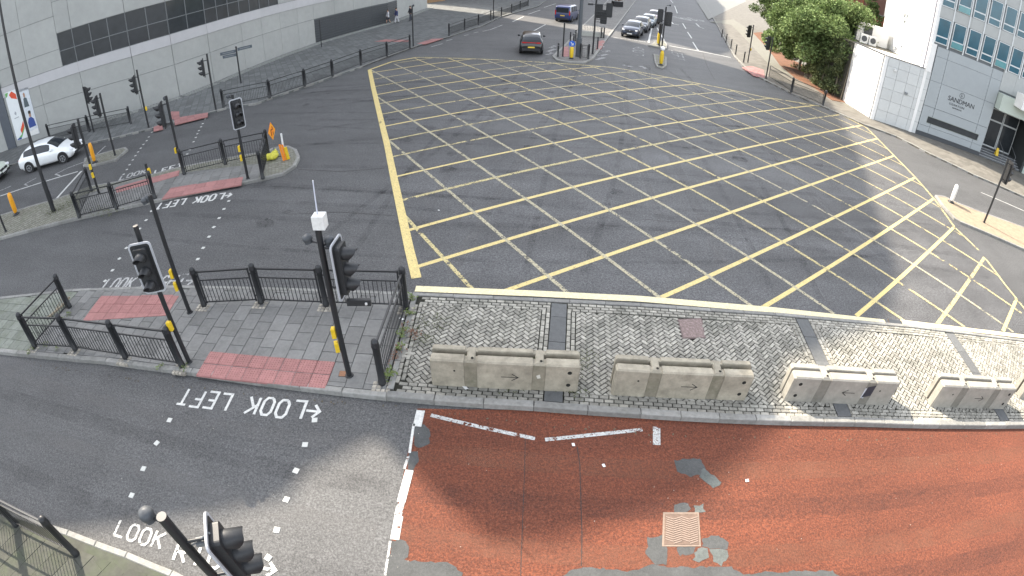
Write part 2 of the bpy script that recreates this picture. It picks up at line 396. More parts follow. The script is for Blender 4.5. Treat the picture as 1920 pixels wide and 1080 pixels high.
RED = [(-1.793, 6.920), (-1.829, 5.557), (-1.832, 4.317), (-1.834, 3.265)] + [(-1.9, 1.0), (18.0, -3.0), (22.0, 3.8)] + [(13.578, 5.558), (6.163, 6.469), (2.627, 6.869), (0.494, 7.014)]
g = MB(); g.sheet(RED, 0.004)
g.build('red_road_surface', REDA, road)

def patch(pts, m, z=0.008, rough=0.05, name='tarmac_patch'):
    out = []
    r2 = random.Random(len(pts)*7+int(pts[0][0]*100))
    n = len(pts)
    for i in range(n):
        a, b = Vector(pts[i]), Vector(pts[(i+1) % n]); d = (b-a).length; k = max(1, int(d/0.06))
        for j in range(k):
            p = a.lerp(b, j/k)
            out.append((p.x+r2.uniform(-1, 1)*rough*0.5, p.y+r2.uniform(-1, 1)*rough*0.5))
    bm = bmesh.new(); vs = [bm.verts.new((x, y, z)) for x, y in out]; f = bm.faces.new(vs)
    if f.normal.z < 0: f.normal_flip()
    bmesh.ops.triangulate(bm, faces=bm.faces[:])
    for f in bm.faces:
        f.normal_update()
        if f.normal.z < 0: f.normal_flip()
    me = bpy.data.meshes.new(name); bm.to_mesh(me); bm.free(); me.materials.append(m)
    return put(name, me, road)
patch([(-1.809, 6.517), (-1.590, 6.520), (-1.470, 6.316), (-1.449, 6.059), (-1.622, 5.920), (-1.734, 5.999)], PATCH, rough=0.04)
patch([(-1.790, 5.831), (-1.645, 5.868), (-1.589, 5.675), (-1.660, 5.405), (-1.772, 5.442)], PATCH, rough=0.04)
patch([(3.139, 5.749), (3.627, 5.764), (3.723, 5.606), (3.630, 5.387), (3.378, 5.354), (3.137, 5.464)], PATCH, rough=0.05)
patch([(3.663, 5.534), (3.837, 5.349), (3.947, 5.170), (3.773, 5.075), (3.619, 5.242), (3.559, 5.355)], PATCHL, z=0.009, rough=0.04)
patch([(2.941, 4.771), (3.214, 4.788), (3.246, 4.639), (3.176, 4.588), (2.924, 4.616)], PATCH, rough=0.04)
patch([(3.323, 4.723), (3.488, 4.734), (3.496, 4.575), (3.391, 4.561), (3.316, 4.589)], PATCHL, rough=0.04)
patch([(2.374, 4.133), (2.620, 4.160), (2.673, 3.887), (2.631, 3.607), (2.414, 3.603), (2.314, 3.809)], PATCH, rough=0.05)
patch([(3.351, 4.062), (3.625, 4.090), (3.796, 3.911), (3.744, 3.768), (3.517, 3.813), (3.296, 3.877)], PATCH, rough=0.05)
patch([(2.865, 3.924), (3.205, 3.906), (3.118, 3.748), (2.874, 3.749)], PATCH, rough=0.05, z=0.007)
patch([(3.171, 3.826), (3.389, 3.857), (3.402, 3.680), (3.205, 3.597), (3.101, 3.648)], PATCHL, rough=0.05, z=0.010)
patch([(3.440, 3.821), (3.740, 3.747), (3.685, 3.587), (3.564, 3.477), (3.429, 3.574)], PATCHL, rough=0.05, z=0.009)
patch([(-1.833, 3.964), (-1.643, 4.005), (-1.517, 3.856), (-1.558, 3.634), (-0.874, 3.636), (-0.645, 3.498), (-0.666, 3.327), (-1.827, 3.218)], PATCH, rough=0.05)
patch([(0.832, 3.373), (1.023, 3.562), (1.400, 3.622), (1.996, 3.511), (2.378, 3.606), (2.623, 3.548), (3.735, 3.457), (3.949, 3.266), (4.393, 3.265), (5.650, 3.074), (5.773, 2.919), (5.656, 2.748), (0.830, 3.280)], PATCH, rough=0.05, z=0.0085)
for pts, wd in [([(1082,838),(1087,870),(1089,940),(1091,1000),(1090,1062)], 0.022), ([(985,822),(983,900),(980,970),(976,1080)], 0.016)]:
    pass
for name, pts, wd in [('road_joint', [(1.303, 6.096), (1.326, 5.700), (1.294, 4.893), (1.273, 4.254), (1.230, 3.636)], 0.016),
                      ('road_joint', [(0.337, 6.282), (0.319, 5.332), (0.296, 4.560), (0.270, 3.462)], 0.012),
                      ('road_joint', [(17.479, 50.212), (15.623, 43.319), (14.520, 38.185)], 0.03),
                      ('road_joint', [(-0.255, 19.472), (1.508, 19.308), (3.155, 19.082), (5.519, 19.127), (9.978, 19.141)], 0.022), ('road_joint', [(4.180, 15.139), (5.074, 15.056), (6.132, 15.142)], 0.02), ('road_joint', [(-8.658, 18.722), (-6.721, 18.413), (-5.060, 18.683)], 0.03), ('road_joint', [(-7.588, 14.917), (-5.692, 15.057), (-3.815, 14.823)], 0.02)]:
    g = MB()
    for q in strip(pts, wd): g.sheet(q, 0.0065)
    g.build(name, mat('joint_seal', (0.030, 0.026, 0.024), 0.8, var=0.3, scale=15, wear=(7, 0.6, 0.6)), road)

# tyre marks, polished tracks and oil drips
def arc(p0, p1, bend, n=14):
    a, b = Vector(p0), Vector(p1); d = b-a; nn = Vector((-d.y, d.x)).normalized()
    return [tuple(a.lerp(b, i/n)+nn*bend*math.sin(PI*i/n)) for i in range(n+1)]
def mark(name, pts, wd, m, z):
    g = MB()
    for q in strip(pts, wd): g.sheet(q, z)
    g.build(name, m, road)
rt = random.Random(31)
for k in range(9):
    y0 = 13+k*2.3+rt.uniform(-1, 1); p0 = (-13+rt.uniform(-3, 3), y0*0.9+3); p1 = (16+rt.uniform(-2, 5), y0+rt.uniform(-3, 5))
    for s_ in (0, 1.55): mark('tyre_mark', arc((p0[0], p0[1]+s_), (p1[0], p1[1]+s_), rt.uniform(-2.5, 2.5)), rt.uniform(.16, .34), RUBBER, 0.0085+k*0.0001+s_*0.00005)
for k in range(6):
    x0 = -6+k*3.4; a = (x0+rt.uniform(-1, 1), 12+rt.uniform(-1, 1)); b = (x0*0.6+4+rt.uniform(-2, 2), 41)
    for s_ in (0, 1.55): mark('tyre_mark', arc((a[0]+s_, a[1]), (b[0]+s_, b[1]), rt.uniform(-1.5, 1.5)), rt.uniform(.2, .4), DUST if k % 2 else RUBBER, 0.0072+k*0.0001+s_*0.00005)
for k in range(4):
    y0 = 6.0-k*0.9
    mark('tyre_mark', arc((-16, y0+0.7), (-2.1, y0-0.1), rt.uniform(-.3, .3)), 0.38, RUBBER if k % 2 else DUST, 0.0052+k*0.0001)
    mark('tyre_mark', arc((-1.7, y0-0.1), (18, y0-1.6), rt.uniform(-.3, .3)), 0.42, RUBBER if k % 2 else film('red_dust_film', (0.20, 0.085, 0.05), 0.4, 1.2), 0.0062+k*0.0001)
for k in range(40):
    x, y = rt.uniform(-15, 18), rt.uniform(11.5, 38)
    r_ = rt.uniform(.12, .45); pts = [(x+r_*rt.uniform(.6, 1.3)*math.cos(2*PI*i/11), y+r_*rt.uniform(.6, 1.3)*math.sin(2*PI*i/11)) for i in range(11)]
    g = MB(); g.sheet(pts, 0.0092+k*0.00002); g.build('oil_stain', OIL, road)
# ---- paint on the road
def line(pts, wd, m, name='road_line', z=0.012):
    g = MB()
    for q in strip(pts, wd): g.sheet(q, z)
    return g.build(name, m, road)
# yellow box: border, then two families of diagonals 2 m apart
line([(-10.399, 36.578), (-8.740, 31.289), (-6.951, 25.711), (-5.524, 21.260), (-4.380, 17.490), (-3.518, 14.652), (-2.948, 12.756), (-2.517, 11.392)], 0.27, YPAINT, 'box_border', 0.016)
line([(-10.399, 36.578), (-9.358, 39.123), (-7.761, 40.522)], 0.2, YPAINT, 'box_border', 0.016)
line([(-7.761, 40.522), (-4.074, 39.918), (-0.508, 39.377), (3.360, 38.993), (6.859, 38.792), (12.247, 36.321), (17.010, 34.688), (22.274, 34.750)], 0.2, YPAINTW, 'box_border', 0.016)
line([(22.274, 34.750), (23.793, 30.967), (22.351, 25.364), (21.676, 22.409), (20.961, 19.760), (19.890, 16.790)], 0.13, YPAINTW, 'box_border', 0.016)
line([(19.890, 16.790), (19.867, 14.862)], 0.13, YPAINTW, 'box_border', 0.016)
line([(19.717, 14.184), (19.240, 12.281), (18.989, 10.577)], 0.12, YPAINTW, 'box_border', 0.016)
line([(-2.467, 10.916), (0.543, 10.868), (3.281, 10.775), (7.002, 10.436), (10.727, 9.956)], 0.25, YPALE, 'box_border', 0.016)
line([(11.412, 9.984), (13.918, 9.646), (17.445, 9.171)], 0.2, YPALE, 'box_border', 0.016)
aA, aB = R(33.1), R(-57.25)
nA = Vector((-math.sin(aA), math.cos(aA))); dA = Vector((math.cos(aA), math.sin(aA)))
nB = Vector((-math.sin(aB), math.cos(aB))); dB = Vector((math.cos(aB), math.sin(aB)))
offA = [15.42, 13.40, 11.41, 9.27, 6.99, 5.17, 3.25, 1.2, -0.9]
offA = [15.42+1.98*k for k in range(13, 0, -1)]+offA
offB = [5.09, 7.11, 9.09, 11.10, 13.14, 15.16, 17.24, 19.26, 21.24, 23.30, 25.30, 27.50]
offB = offB+[27.5+2.03*k for k in range(1, 8)]
def hatch(n, d, off, wd, m, z):
    ts = []
    for i in range(len(HATCHW)):
        a, b = Vector(HATCHW[i]), Vector(HATCHW[(i+1) % len(HATCHW)]); fa, fb = a.dot(n)-off, b.dot(n)-off
        if fa*fb < 0: p = a.lerp(b, fa/(fa-fb)); ts.append(p.dot(d))
    ts.sort()
    for t0, t1 in zip(ts[::2], ts[1::2]):
        if t1-t0 > 0.3:
            g = MB()
            for q in strip([tuple(n*off+d*t0), tuple(n*off+d*t1)], wd): g.sheet(q, z)
            g.build('box_hatch_line', m, road)
HATCHW = ccw([(-10.358, 36.570), (-7.721, 40.308), (3.360, 38.993), (6.859, 38.792), (12.247, 36.321), (17.010, 34.688), (22.140, 34.685), (23.793, 30.967), (22.351, 25.364), (20.961, 19.760), (19.739, 16.624), (19.761, 14.148), (18.948, 10.901), (17.297, 9.374), (10.838, 10.129), (7.040, 10.530), (3.297, 10.867), (0.544, 10.959), (-2.419, 10.965)])
for i, o in enumerate(offA): hatch(nA, dA, o, 0.145 if o < 17 else 0.12, [YPAINT, YPAINT, YPAINTW][0 if 2 < o < 14 else (2 if i % 3 else 1)], 0.010)
for i, o in enumerate(offB): hatch(nB, dB, o, 0.12, YPAINTF if i in (1, 2, 3, 4, 7) else YPAINTW, 0.013)

# white lines
L_ = lambda pts, wd, m=WPAINT, name='road_line': line(pts, wd, m, name)
L_([(-1.721, 6.869), (-1.737, 6.455)], 0.17); L_([(-1.809, 6.517), (-1.786, 5.806)], 0.05)
L_([(-1.797, 5.743), (-1.830, 5.437)], 0.05, WPAINTW); L_([(-1.730, 5.422), (-1.782, 4.732)], 0.15); L_([(-1.782, 4.732), (-1.796, 4.448)], 0.13, WPAINTW); L_([(-1.778, 4.450), (-1.783, 3.990)], 0.15)
L_([(-1.849, 3.952), (-1.841, 3.312)], 0.04, WPAINTW)
L_([(-1.505, 6.759), (-0.529, 6.520), (0.517, 6.274)], 0.085, WPAINTW); L_([(0.708, 6.253), (1.609, 6.382), (2.616, 6.508)], 0.085, WPAINTW)
L_([(2.920, 6.571), (2.843, 6.118)], 0.15, WPAINTW)
L_([(-28.066, 18.175), (-25.489, 19.245), (-22.920, 20.306)], 0.14); L_([(-21.550, 17.077), (-22.620, 20.321)], 0.15)
for sg in ([(-29.012, 18.925), (-28.366, 19.414)], [(-26.556, 20.118), (-26.929, 19.395), (-26.151, 19.091)], [(-24.473, 21.038), (-24.911, 20.310), (-24.145, 19.990)], [(-24.473, 21.038), (-23.244, 21.922)], [(-23.483, 22.695), (-23.819, 23.918)]): L_(sg, 0.1, WPAINTW)
L_([(0.963, 70.540), (2.712, 76.589)], 0.12); L_([(3.382, 80.712), (5.506, 87.903)], 0.12); L_([(1.405, 55.418), (2.812, 60.953)], 0.12); L_([(-0.860, 62.284), (0.415, 67.959)], 0.14)
for sg in ([(-7.391, 45.163), (-6.613, 46.716)], [(-6.525, 48.148), (-6.060, 49.029)], [(-5.223, 51.260), (-4.835, 51.944)], [(-4.468, 53.010), (-4.059, 53.756)], [(-3.667, 54.153), (-3.050, 55.354)], [(-2.997, 55.360), (-1.897, 59.272)]): L_(sg, 0.13, WPAINTW)
for sg in ([(30.211, 107.388), (26.139, 90.768)], [(22.614, 75.259), (21.274, 69.084)], [(20.516, 65.791), (19.362, 60.171)], [(18.567, 57.155), (17.394, 51.503)], [(33.821, 124.317), (31.834, 114.616)]): L_(sg, 0.13)
L_([(14.633, 52.310), (17.354, 51.203), (20.319, 50.020)], 0.22); L_([(9.330, 54.323), (12.416, 53.098)], 0.2, WPAINTW); L_([(16.528, 68.093), (12.649, 52.923)], 0.18); L_([(16.740, 66.360), (14.398, 52.461)], 0.16)
for sg in ([(15.791, 65.188), (16.392, 65.188)], [(14.850, 61.504), (15.720, 61.311)], [(14.009, 58.209), (15.124, 57.861)], [(13.253, 55.245), (14.591, 54.771)]): L_(sg, 0.14, WPAINTW)
L_([(21.410, 78.138), (20.570, 72.925), (21.291, 72.513)], 0.22); L_([(25.410, 77.828), (24.567, 73.387), (24.780, 72.114)], 0.22, WPAINTW)
L_([(27.338, 22.114), (30.562, 20.428)], 0.10)
for sg in ([(7.805, 40.107), (8.449, 39.600)], [(9.165, 40.285), (9.492, 39.479)], [(5.938, 41.430), (6.731, 42.596)], [(6.420, 43.151), (7.175, 44.150)], [(6.941, 45.020), (7.644, 46.072)], [(2.502, 45.517), (3.064, 46.754)], [(2.288, 43.693), (2.972, 45.130)], [(2.183, 42.256), (2.655, 43.309)]): L_(sg, 0.35, WFAINT)

# lettering: strokes on a 4 x 7 grid
GL = {'L': [[(0, 7), (0, 0), (4, 0)]], 'O': [[(1, 0), (0, 1.5), (0, 5.5), (1, 7), (3, 7), (4, 5.5), (4, 1.5), (3, 0), (1, 0)]],
      'K': [[(0, 0), (0, 7)], [(4, 7), (0.2, 3.2)], [(1.3, 4.2), (4, 0)]], 'E': [[(4, 0), (0, 0), (0, 7), (4, 7)], [(0, 3.7), (3, 3.7)]],
      'F': [[(0, 0), (0, 7), (4, 7)], [(0, 3.7), (3, 3.7)]], 'T': [[(2, 0), (2, 7)], [(0, 7), (4, 7)]],
      'R': [[(0, 0), (0, 7), (3, 7), (4, 6.2), (4, 4.4), (3, 3.6), (0, 3.6)], [(1.8, 3.6), (4, 0)]], 'I': [[(2, 0), (2, 7)]],
      'G': [[(4, 5.5), (3, 7), (1, 7), (0, 5.5), (0, 1.5), (1, 0), (3, 0), (4, 1.2), (4, 3.2), (2.3, 3.2)]], 'H': [[(0, 0), (0, 7)], [(4, 0), (4, 7)], [(0, 3.6), (4, 3.6)]],
      'B': [[(0, 0), (0, 7), (3, 7), (4, 6.2), (4, 4.5), (3, 3.7), (0, 3.7)], [(3, 3.7), (4, 2.8), (4, 0.8), (3, 0), (0, 0)]],
      'U': [[(0, 7), (0, 1.5), (1, 0), (3, 0), (4, 1.5), (4, 7)]], 'S': [[(4, 6), (3, 7), (1, 7), (0, 6), (0, 4.6), (1, 3.7), (3, 3.4), (4, 2.4), (4, 1), (3, 0), (1, 0), (0, 1)]],
      '<': [[(5, 3.5), (0, 3.5)], [(2.2, 6), (0, 3.5), (2.2, 1)]], '>': [[(-1, 3.5), (4, 3.5)], [(1.8, 6), (4, 3.5), (1.8, 1)]], ' ': []}
def lettering(text, p0, p1, height, flip, m, wd=0.075):
    """text between two ground points p0 (start) and p1 (end); letters stand on the left side of that direction unless flip"""
    a, b = Vector(p0[:2]), Vector(p1[:2]); d = (b-a); Ln = d.length; d.normalize(); up = Vector((-d.y, d.x))
    step = Ln/(len(text)*6-2)
    for i, ch in enumerate(text):
        if not GL[ch]: continue
        g = MB()
        j = rnd.uniform(-0.02, 0.02)
        for k, st in enumerate(GL[ch]):
            pts = [tuple(a+d*((i*6+x)*step)+up*(y*height/7+j)) for x, y in st]
            for q in strip(pts, wd): g.sheet(q, 0.011+0.0008*k)
        g.build('road_arrow' if ch in '<>' else 'road_letter', m, road)
lettering('<LOOK LEFT', (-3.776, 6.869, 0.000), (-7.201, 6.858, 0.000), 0.47, False, WPAINT, 0.062)
lettering('LOOK RIGHT>', (-12.568, 10.293, 0.000), (-9.149, 10.663, 0.000), 0.62, False, WPAINTW, 0.08)
lettering('<LOOK LEFT', (-10.740, 16.787, 0.000), (-13.932, 16.053, 0.000), 0.55, False, WPAINT, 0.09)
lettering('LOOK', (-18.303, 18.654, 0.000), (-17.057, 19.230, 0.000), 0.55, False, WPAINTW, 0.09)
lettering('LEFT', (-16.285, 18.956, 0.000), (-15.050, 19.600, 0.000), 0.6, False, WPAINT, 0.09)
lettering('LOOK', (-7.098, 3.018, 0.000), (-5.971, 3.017, 0.000), 0.34, False, WPAINTW, 0.055)
lettering('RIGHT>', (-5.615, 2.885, 0.000), (-3.660, 2.941, 0.000), 0.36, False, WPAINT, 0.06)
lettering('LOOK LEFT', (-20.798, 26.409, 0.000), (-18.252, 27.642, 0.000), 0.5, False, WFAINT, 0.09)
lettering('LOOK', (6.269, 43.323, 0.000), (8.054, 50.439, 0.000), 0.8, False, WFAINT, 0.12)
lettering('LOOK', (10.398, 44.910, 0.000), (11.508, 49.880, 0.000), 0.9, False, WFAINT, 0.14)
lettering('LEFT', (14.176, 49.757, 0.000), (13.141, 44.952, 0.000), 0.9, False, WFAINT, 0.14)
lettering('BUS', (25.005, 80.904, 0.000), (28.618, 83.231, 0.000), 3.0, False, WPAINTW, 0.25)
# crossing studs: white squares
sm_ = MB(); sm_.box((0, 0, 0.006), (0.115, 0.115, 0.012), bev=0.003); stud_me = sm_.mesh('road_stud', mat('stud_white', (0.46, 0.46, 0.43), 0.6, var=0.15, scale=30))
STUDS = [(-7.152, 5.933), (-7.163, 5.288), (-7.164, 4.610), (-7.127, 3.951), (-3.822, 6.416), (-3.845, 5.787), (-3.849, 5.163), (-3.853, 4.519), (-3.853, 3.881), (-3.855, 3.329), (-13.665, 14.679), (-13.537, 14.047), (-13.236, 12.739), (-13.070, 12.073), (-12.874, 11.385), (-12.765, 10.794), (-10.532, 16.019), (-10.408, 15.386), (-10.252, 14.709), (-10.131, 14.073), (-9.979, 13.439), (-9.828, 12.746), (-9.670, 12.097), (-13.896, 15.395), (-18.099, 26.931), (-17.738, 26.020), (-17.495, 25.438), (-17.246, 24.791), (-17.023, 24.255), (-16.755, 23.650), (-16.485, 22.993), (-15.996, 21.836), (-15.799, 21.266), (-21.161, 25.439), (-20.789, 24.597), (-20.482, 23.965), (-20.286, 23.380), (-20.051, 22.807), (-19.827, 22.256), (-19.614, 21.725), (-19.349, 21.137), (-19.082, 20.507), (-18.788, 19.898), (-18.550, 19.322)]
for i, (x, y) in enumerate(STUDS):
    o = put('road_stud', stud_me, road, (x, y, 0.001), rnd.uniform(-0.3, 0.3)+(R(-5) if y < 15 else R(20)))

# scraps of litter
lit = MB(); lit.add([(-0.03, -0.02, 0), (0.03, -0.025, 0.004), (0.035, 0.02, 0.012), (-0.02, 0.025, 0.006)], [[0, 1, 2, 3], [3, 2, 1, 0]])
lit_me = lit.mesh('litter', WPLAS)
lab = {0: 'white scrap of paper on the dark red asphalt below the broken white lines', 1: 'small pale scrap on the red road right of the crack', 2: 'white bottle top on the red road near the kidney shaped patch',
       3: 'tiny white scrap lying inside the yellow box near its left border', 4: 'crumpled white paper on the pavers in front of the first concrete barrier', 5: 'scrap of white paper by the weeds at the black railing'}
for i, (x, y) in enumerate([(1.235, 6.134), (1.765, 5.650), (4.480, 5.176), (-2.433, 15.232), (-0.878, 7.431), (-2.563, 9.538)]):
    o = put('litter', lit_me, None, (x, y, 0.014 if i < 4 else 0.128), rnd.uniform(0, 3)); o.scale = (1.2, 1.2, 1) if i < 4 else (2.2, 1.6, 1.5)
    tag(o, lab[i], 'litter', 'scraps of litter')
g = MB()
for k in range(70):
    x, y = rnd.uniform(-8, 16), rnd.uniform(3.2, 6.4)
    if inside((x, y), RED) or x < -2: g.box((x, y, 0.008), (rnd.uniform(.006, .014), rnd.uniform(.006, .014), 0.012), rnd.uniform(0, 3))
gr = g.build('road_grit', mat('grit_pale', (0.35, 0.32, 0.28), 0.9)); gr['kind'] = 'stuff'
gr['label'] = 'pale specks of grit scattered on the road surface'
# ---------------------------------------------------------------- raised pavements and islands
KH = 0.12
def inset_poly(poly, d):
    """shrink a counter-clockwise polygon"""
    poly = ccw(poly); n = len(poly); out = []
    for i in range(n):
        p0, p1, p2 = Vector(poly[i-1]), Vector(poly[i]), Vector(poly[(i+1) % n])
        a = (p1-p0).normalized(); b = (p2-p1).normalized()
        n1 = Vector((-a.y, a.x)); n2 = Vector((-b.y, b.x)); m = (n1+n2)
        if m.length < 0.2: m = n1
        m.normalize(); k = d/max(0.45, m.dot(n1)); out.append(tuple(p1+m*k))
    return out
def kerbs(parent, pts, side, length=0.9, width=0.15, h=KH, m=KERB, joined=False):
    """kerb stones along a ground polyline; side=+1: stones lie to the left of its direction"""
    acc = MB()
    for a, b in zip(pts[:-1], pts[1:]):
        a, b = Vector(a), Vector(b); Ln = (b-a).length
        if Ln < 0.05: continue
        k = max(1, round(Ln/length)); d = (b-a)/Ln; n = Vector((-d.y, d.x))*side; st = Ln/k
        for i in range(k):
            c = a+d*(st*(i+0.5))+n*width/2
            dz = rnd.uniform(-0.004, 0.004)
            if joined:
                acc.box((c.x, c.y, h/2+dz), (st-0.012, width, h+0.01), math.atan2(d.y, d.x), bev=0.012)
            else:
                q = MB(); q.box((0, 0, h/2+dz), (st-0.010, width, h+0.01), 0, bev=0.014)
                o = q.build('kerb_stone', m, parent, (c.x, c.y, 0)); o.rotation_euler = (0, 0, math.atan2(d.y, d.x)+rnd.uniform(-.006, .006))
    if joined:
        o = acc.build('kerb_stones', m, parent); o['kind'] = 'stuff'
def tiles(parent, win, ang, tu, tv, name, m, z1=KH, th=0.05, gap=0.008, bond=0.5, holes=(), org=(0, 0), full_mesh=None, joined=False, along='u', wob=0.003, tilt=0.004):
    """lay rectangular pieces in a polygon window, clipped at its edge, each an object"""
    c, s = math.cos(R(ang)), math.sin(R(ang))
    loc = lambda p: (c*(p[0]-org[0])+s*(p[1]-org[1]), -s*(p[0]-org[0])+c*(p[1]-org[1]))
    glb = lambda p: (org[0]+c*p[0]-s*p[1], org[1]+s*p[0]+c*p[1])
    W = ccw([loc(p) for p in win]); us = [p[0] for p in W]; vs = [p[1] for p in W]
    if full_mesh is None:
        q = MB(); q.box((0, 0, -th/2), (tu-gap, tv-gap, th), 0, bev=0.006); full_mesh = q.mesh(name, m)
    acc = MB(); cnt = 0
    i0, i1 = math.floor(min(us)/tu)-1, math.ceil(max(us)/tu)+1
    j0, j1 = math.floor(min(vs)/tv)-1, math.ceil(max(vs)/tv)+1
    for i in range(i0, i1):
        for j in range(j0, j1):
            du = (bond*tu if (along == 'u' and j % 2) else 0); dv = (bond*tv if (along == 'v' and i % 2) else 0)
            u, v = (i+0.5)*tu+du, (j+0.5)*tv+dv
            rc = [(u-tu/2+gap/2, v-tv/2+gap/2), (u+tu/2-gap/2, v-tv/2+gap/2), (u+tu/2-gap/2, v+tv/2-gap/2), (u-tu/2+gap/2, v+tv/2-gap/2)]
            q = clip(rc, W)
            if len(q) < 3: continue
            ar = abs(area(q)); full = (tu-gap)*(tv-gap)
            if ar < 0.06*full: continue
            gc = glb((u, v))
            if any(inside(gc, h) for h in holes): continue
            z = z1+rnd.uniform(-wob, wob)
            if ar > 0.985*full and not joined:
                o = put(name, full_mesh, parent, (gc[0], gc[1], z), R(ang)); o.rotation_euler = (rnd.uniform(-tilt, tilt), rnd.uniform(-tilt, tilt), R(ang)); cnt += 1
            else:
                poly = [glb(p) for p in q]
                if joined: acc.prism(poly, z-th, z, bottom=False)
                else:
                    b = MB(); cx = sum(p[0] for p in poly)/len(poly); cy = sum(p[1] for p in poly)/len(poly)
                    b.prism([(p[0]-cx, p[1]-cy) for p in poly], -th, 0, bottom=False); b.build(name, m, parent, (cx, cy, z)); cnt += 1
    if joined and acc.f:
        o = acc.build(name+'s', m, parent); o['kind'] = 'stuff'
    return cnt
# tactile tile with 6 x 6 blisters
q = MB(); q.box((0, 0, -0.025), (0.392, 0.392, 0.05), 0, bev=0.005)
for i in range(6):
    for j in range(6):
        q.lathe([(0.017, 0), (0.014, 0.008), (0.008, 0.012)], 6, (-0.1667+0.0667*i, -0.1667+0.0667*j, 0))
TACT_ME = q.mesh('tactile_tile', TACT)

# ---- main island in front, west half of grey flags, east half of clay pavers
ISL = [(-18.218, 6.311), (-14.735, 7.022), (-10.035, 7.292), (-7.222, 7.285), (-2.453, 7.070), (0.494, 6.972), (2.617, 6.798), (7.549, 6.306), (13.514, 5.490)] + [(24.0, 4.4), (26.0, 8.2)] + [(16.974, 8.935), (11.472, 9.738), (6.909, 10.205), (3.225, 10.460), (0.538, 10.556), (-2.472, 10.619), (-4.986, 10.641), (-7.574, 10.620), (-9.507, 10.567), (-13.746, 10.169), (-17.486, 9.488), (-21.497, 8.599)]
g = MB(); g.prism(inset_poly(ISL, 0.05), -0.005, KH-0.032)
isl = structure(g.build('traffic_island', JOINT))
front = [(-18.218, 6.311), (-14.735, 7.022), (-10.035, 7.292), (-7.222, 7.285), (-2.453, 7.070)]
front2 = [(-2.453, 7.070), (0.494, 6.972), (2.617, 6.798), (7.549, 6.306), (13.514, 5.490)]+[(24.0, 4.4)]
back = [(-2.472, 10.619), (-4.986, 10.641), (-7.574, 10.620), (-9.507, 10.567), (-13.746, 10.169), (-17.486, 9.488), (-21.497, 8.599)]
back2 = [(26.0, 8.2)] + [(16.974, 8.935), (11.472, 9.738), (6.909, 10.205), (3.225, 10.460), (0.538, 10.556), (-2.432, 10.621)]
kerbs(isl, front, 1); kerbs(isl, front2, 1, width=0.17, h=0.14); kerbs(isl, back, 1, width=0.13); kerbs(isl, back2, 1, width=0.13)
T1 = [(-7.02, 7.20), (-3.78, 7.17), (-3.76, 8.0), (-7.02, 8.02)]
T2 = [(-12.038, 8.703), (-12.151, 9.882), (-9.152, 10.118), (-9.075, 9.200)]
tiles(isl, [T1[0], T1[1], T1[2], T1[3]], -0.5, 0.405, 0.41, 'tactile_tile', TACT, z1=KH+0.012, bond=0, org=(-7.02, 7.20), full_mesh=TACT_ME)
tiles(isl, T2, 3.6, 0.4, 0.4, 'tactile_tile', TACT, z1=KH+0.012, bond=0, org=(T2[1][0], T2[1][1]), full_mesh=TACT_ME)
def yl(pts, x):
    for p, q in zip(pts[:-1], pts[1:]):
        if min(p[0], q[0]) <= x <= max(p[0], q[0]) and p[0] != q[0]: return p[1]+(q[1]-p[1])*(x-p[0])/(q[0]-p[0])
    e = min(pts, key=lambda p: abs(p[0]-x)); return e[1]
xs_ = [-13.38, -12.18, -10.98, -9.78, -8.58, -7.38, -6.18, -4.98, -3.78, -2.50]
for xa, xb in zip(xs_[:-1], xs_[1:]):
    Wq = [(xa, yl(front, xa)+0.16), (xb, yl(front, min(xb, -2.46))+0.16), (xb, yl(back, min(xb, -2.52))-0.14), (xa, yl(back, xa)-0.14)]
    tiles(isl, Wq, 0, 0.40, 0.60, 'paving_slab', SLAB, bond=0.5, along='v', gap=0.012, wob=0.003, tilt=0.005, org=(-3.78, 7.4))
WEST_W = [(-18.5, yl(front, -18.5)+0.16), (-13.40, yl(front, -13.4)+0.16), (-13.40, yl(back, -13.4)-0.14), (-18.5, yl(back, -18.5)-0.14)]
tiles(isl, WEST_W, 0, 0.40, 0.40, 'paving_slab', mat('mossy_slab', (0.17, 0.18, 0.155), 0.95, var=0.2, scale=5, rand=0.15, dirt=(2, 0.45, 0.7, 0.6, (0.10, 0.115, 0.075))), bond=0.5, gap=0.010)
# granite setts round the posts
SETT = mat('granite_sett', (0.30, 0.275, 0.23), 0.9, var=0.3, scale=9, rand=0.3)
q = MB(); q.box((0, 0, -0.03), (0.085, 0.085, 0.07), 0, bev=0.012); SETT_ME = q.mesh('granite_sett', SETT)
def setts(cx, cy, parent=None):
    for i in range(-1, 3):
        for j in range(-1, 2):
            if (i, j) in ((0, 0), (0, 1), (1, 0)) and rnd.random() < 0.6: continue
            put('granite_sett', SETT_ME, parent or isl, (cx+i*0.1-0.05, cy+j*0.1-0.1, KH+0.008+rnd.uniform(-.006, .006)), rnd.uniform(-.15, .15))

# east half: edge courses, flag bands and herringbone panels
UA = R(-5.0); ux, uy = math.cos(UA), math.sin(UA)
OR = (-2.40, 8.85)
uv = lambda u, v: (OR[0]+ux*u-uy*v, OR[1]+uy*u+ux*v)
EAST = inset_poly([(-2.453, 7.070), (0.494, 6.972), (2.617, 6.798), (7.549, 6.306), (13.514, 5.490)]+[(24.0, 4.4), (26.0, 8.2)]+[(16.974, 8.935), (11.472, 9.738), (6.909, 10.205), (3.225, 10.460), (0.538, 10.556), (-2.472, 10.619)], 0.16)
EASTL = [((p[0]-OR[0])*ux+(p[1]-OR[1])*uy, -(p[0]-OR[0])*uy+(p[1]-OR[1])*ux) for p in EAST]
COVER = [(4.048, 9.850), (4.712, 9.911), (4.614, 9.145), (4.011, 9.117)]
bands = [3.42, 9.92, 15.35, 20.8]        # u of the flag bands
BW, BL_ = 0.10, 0.20
pieces = []      # (polygon uv, full?)
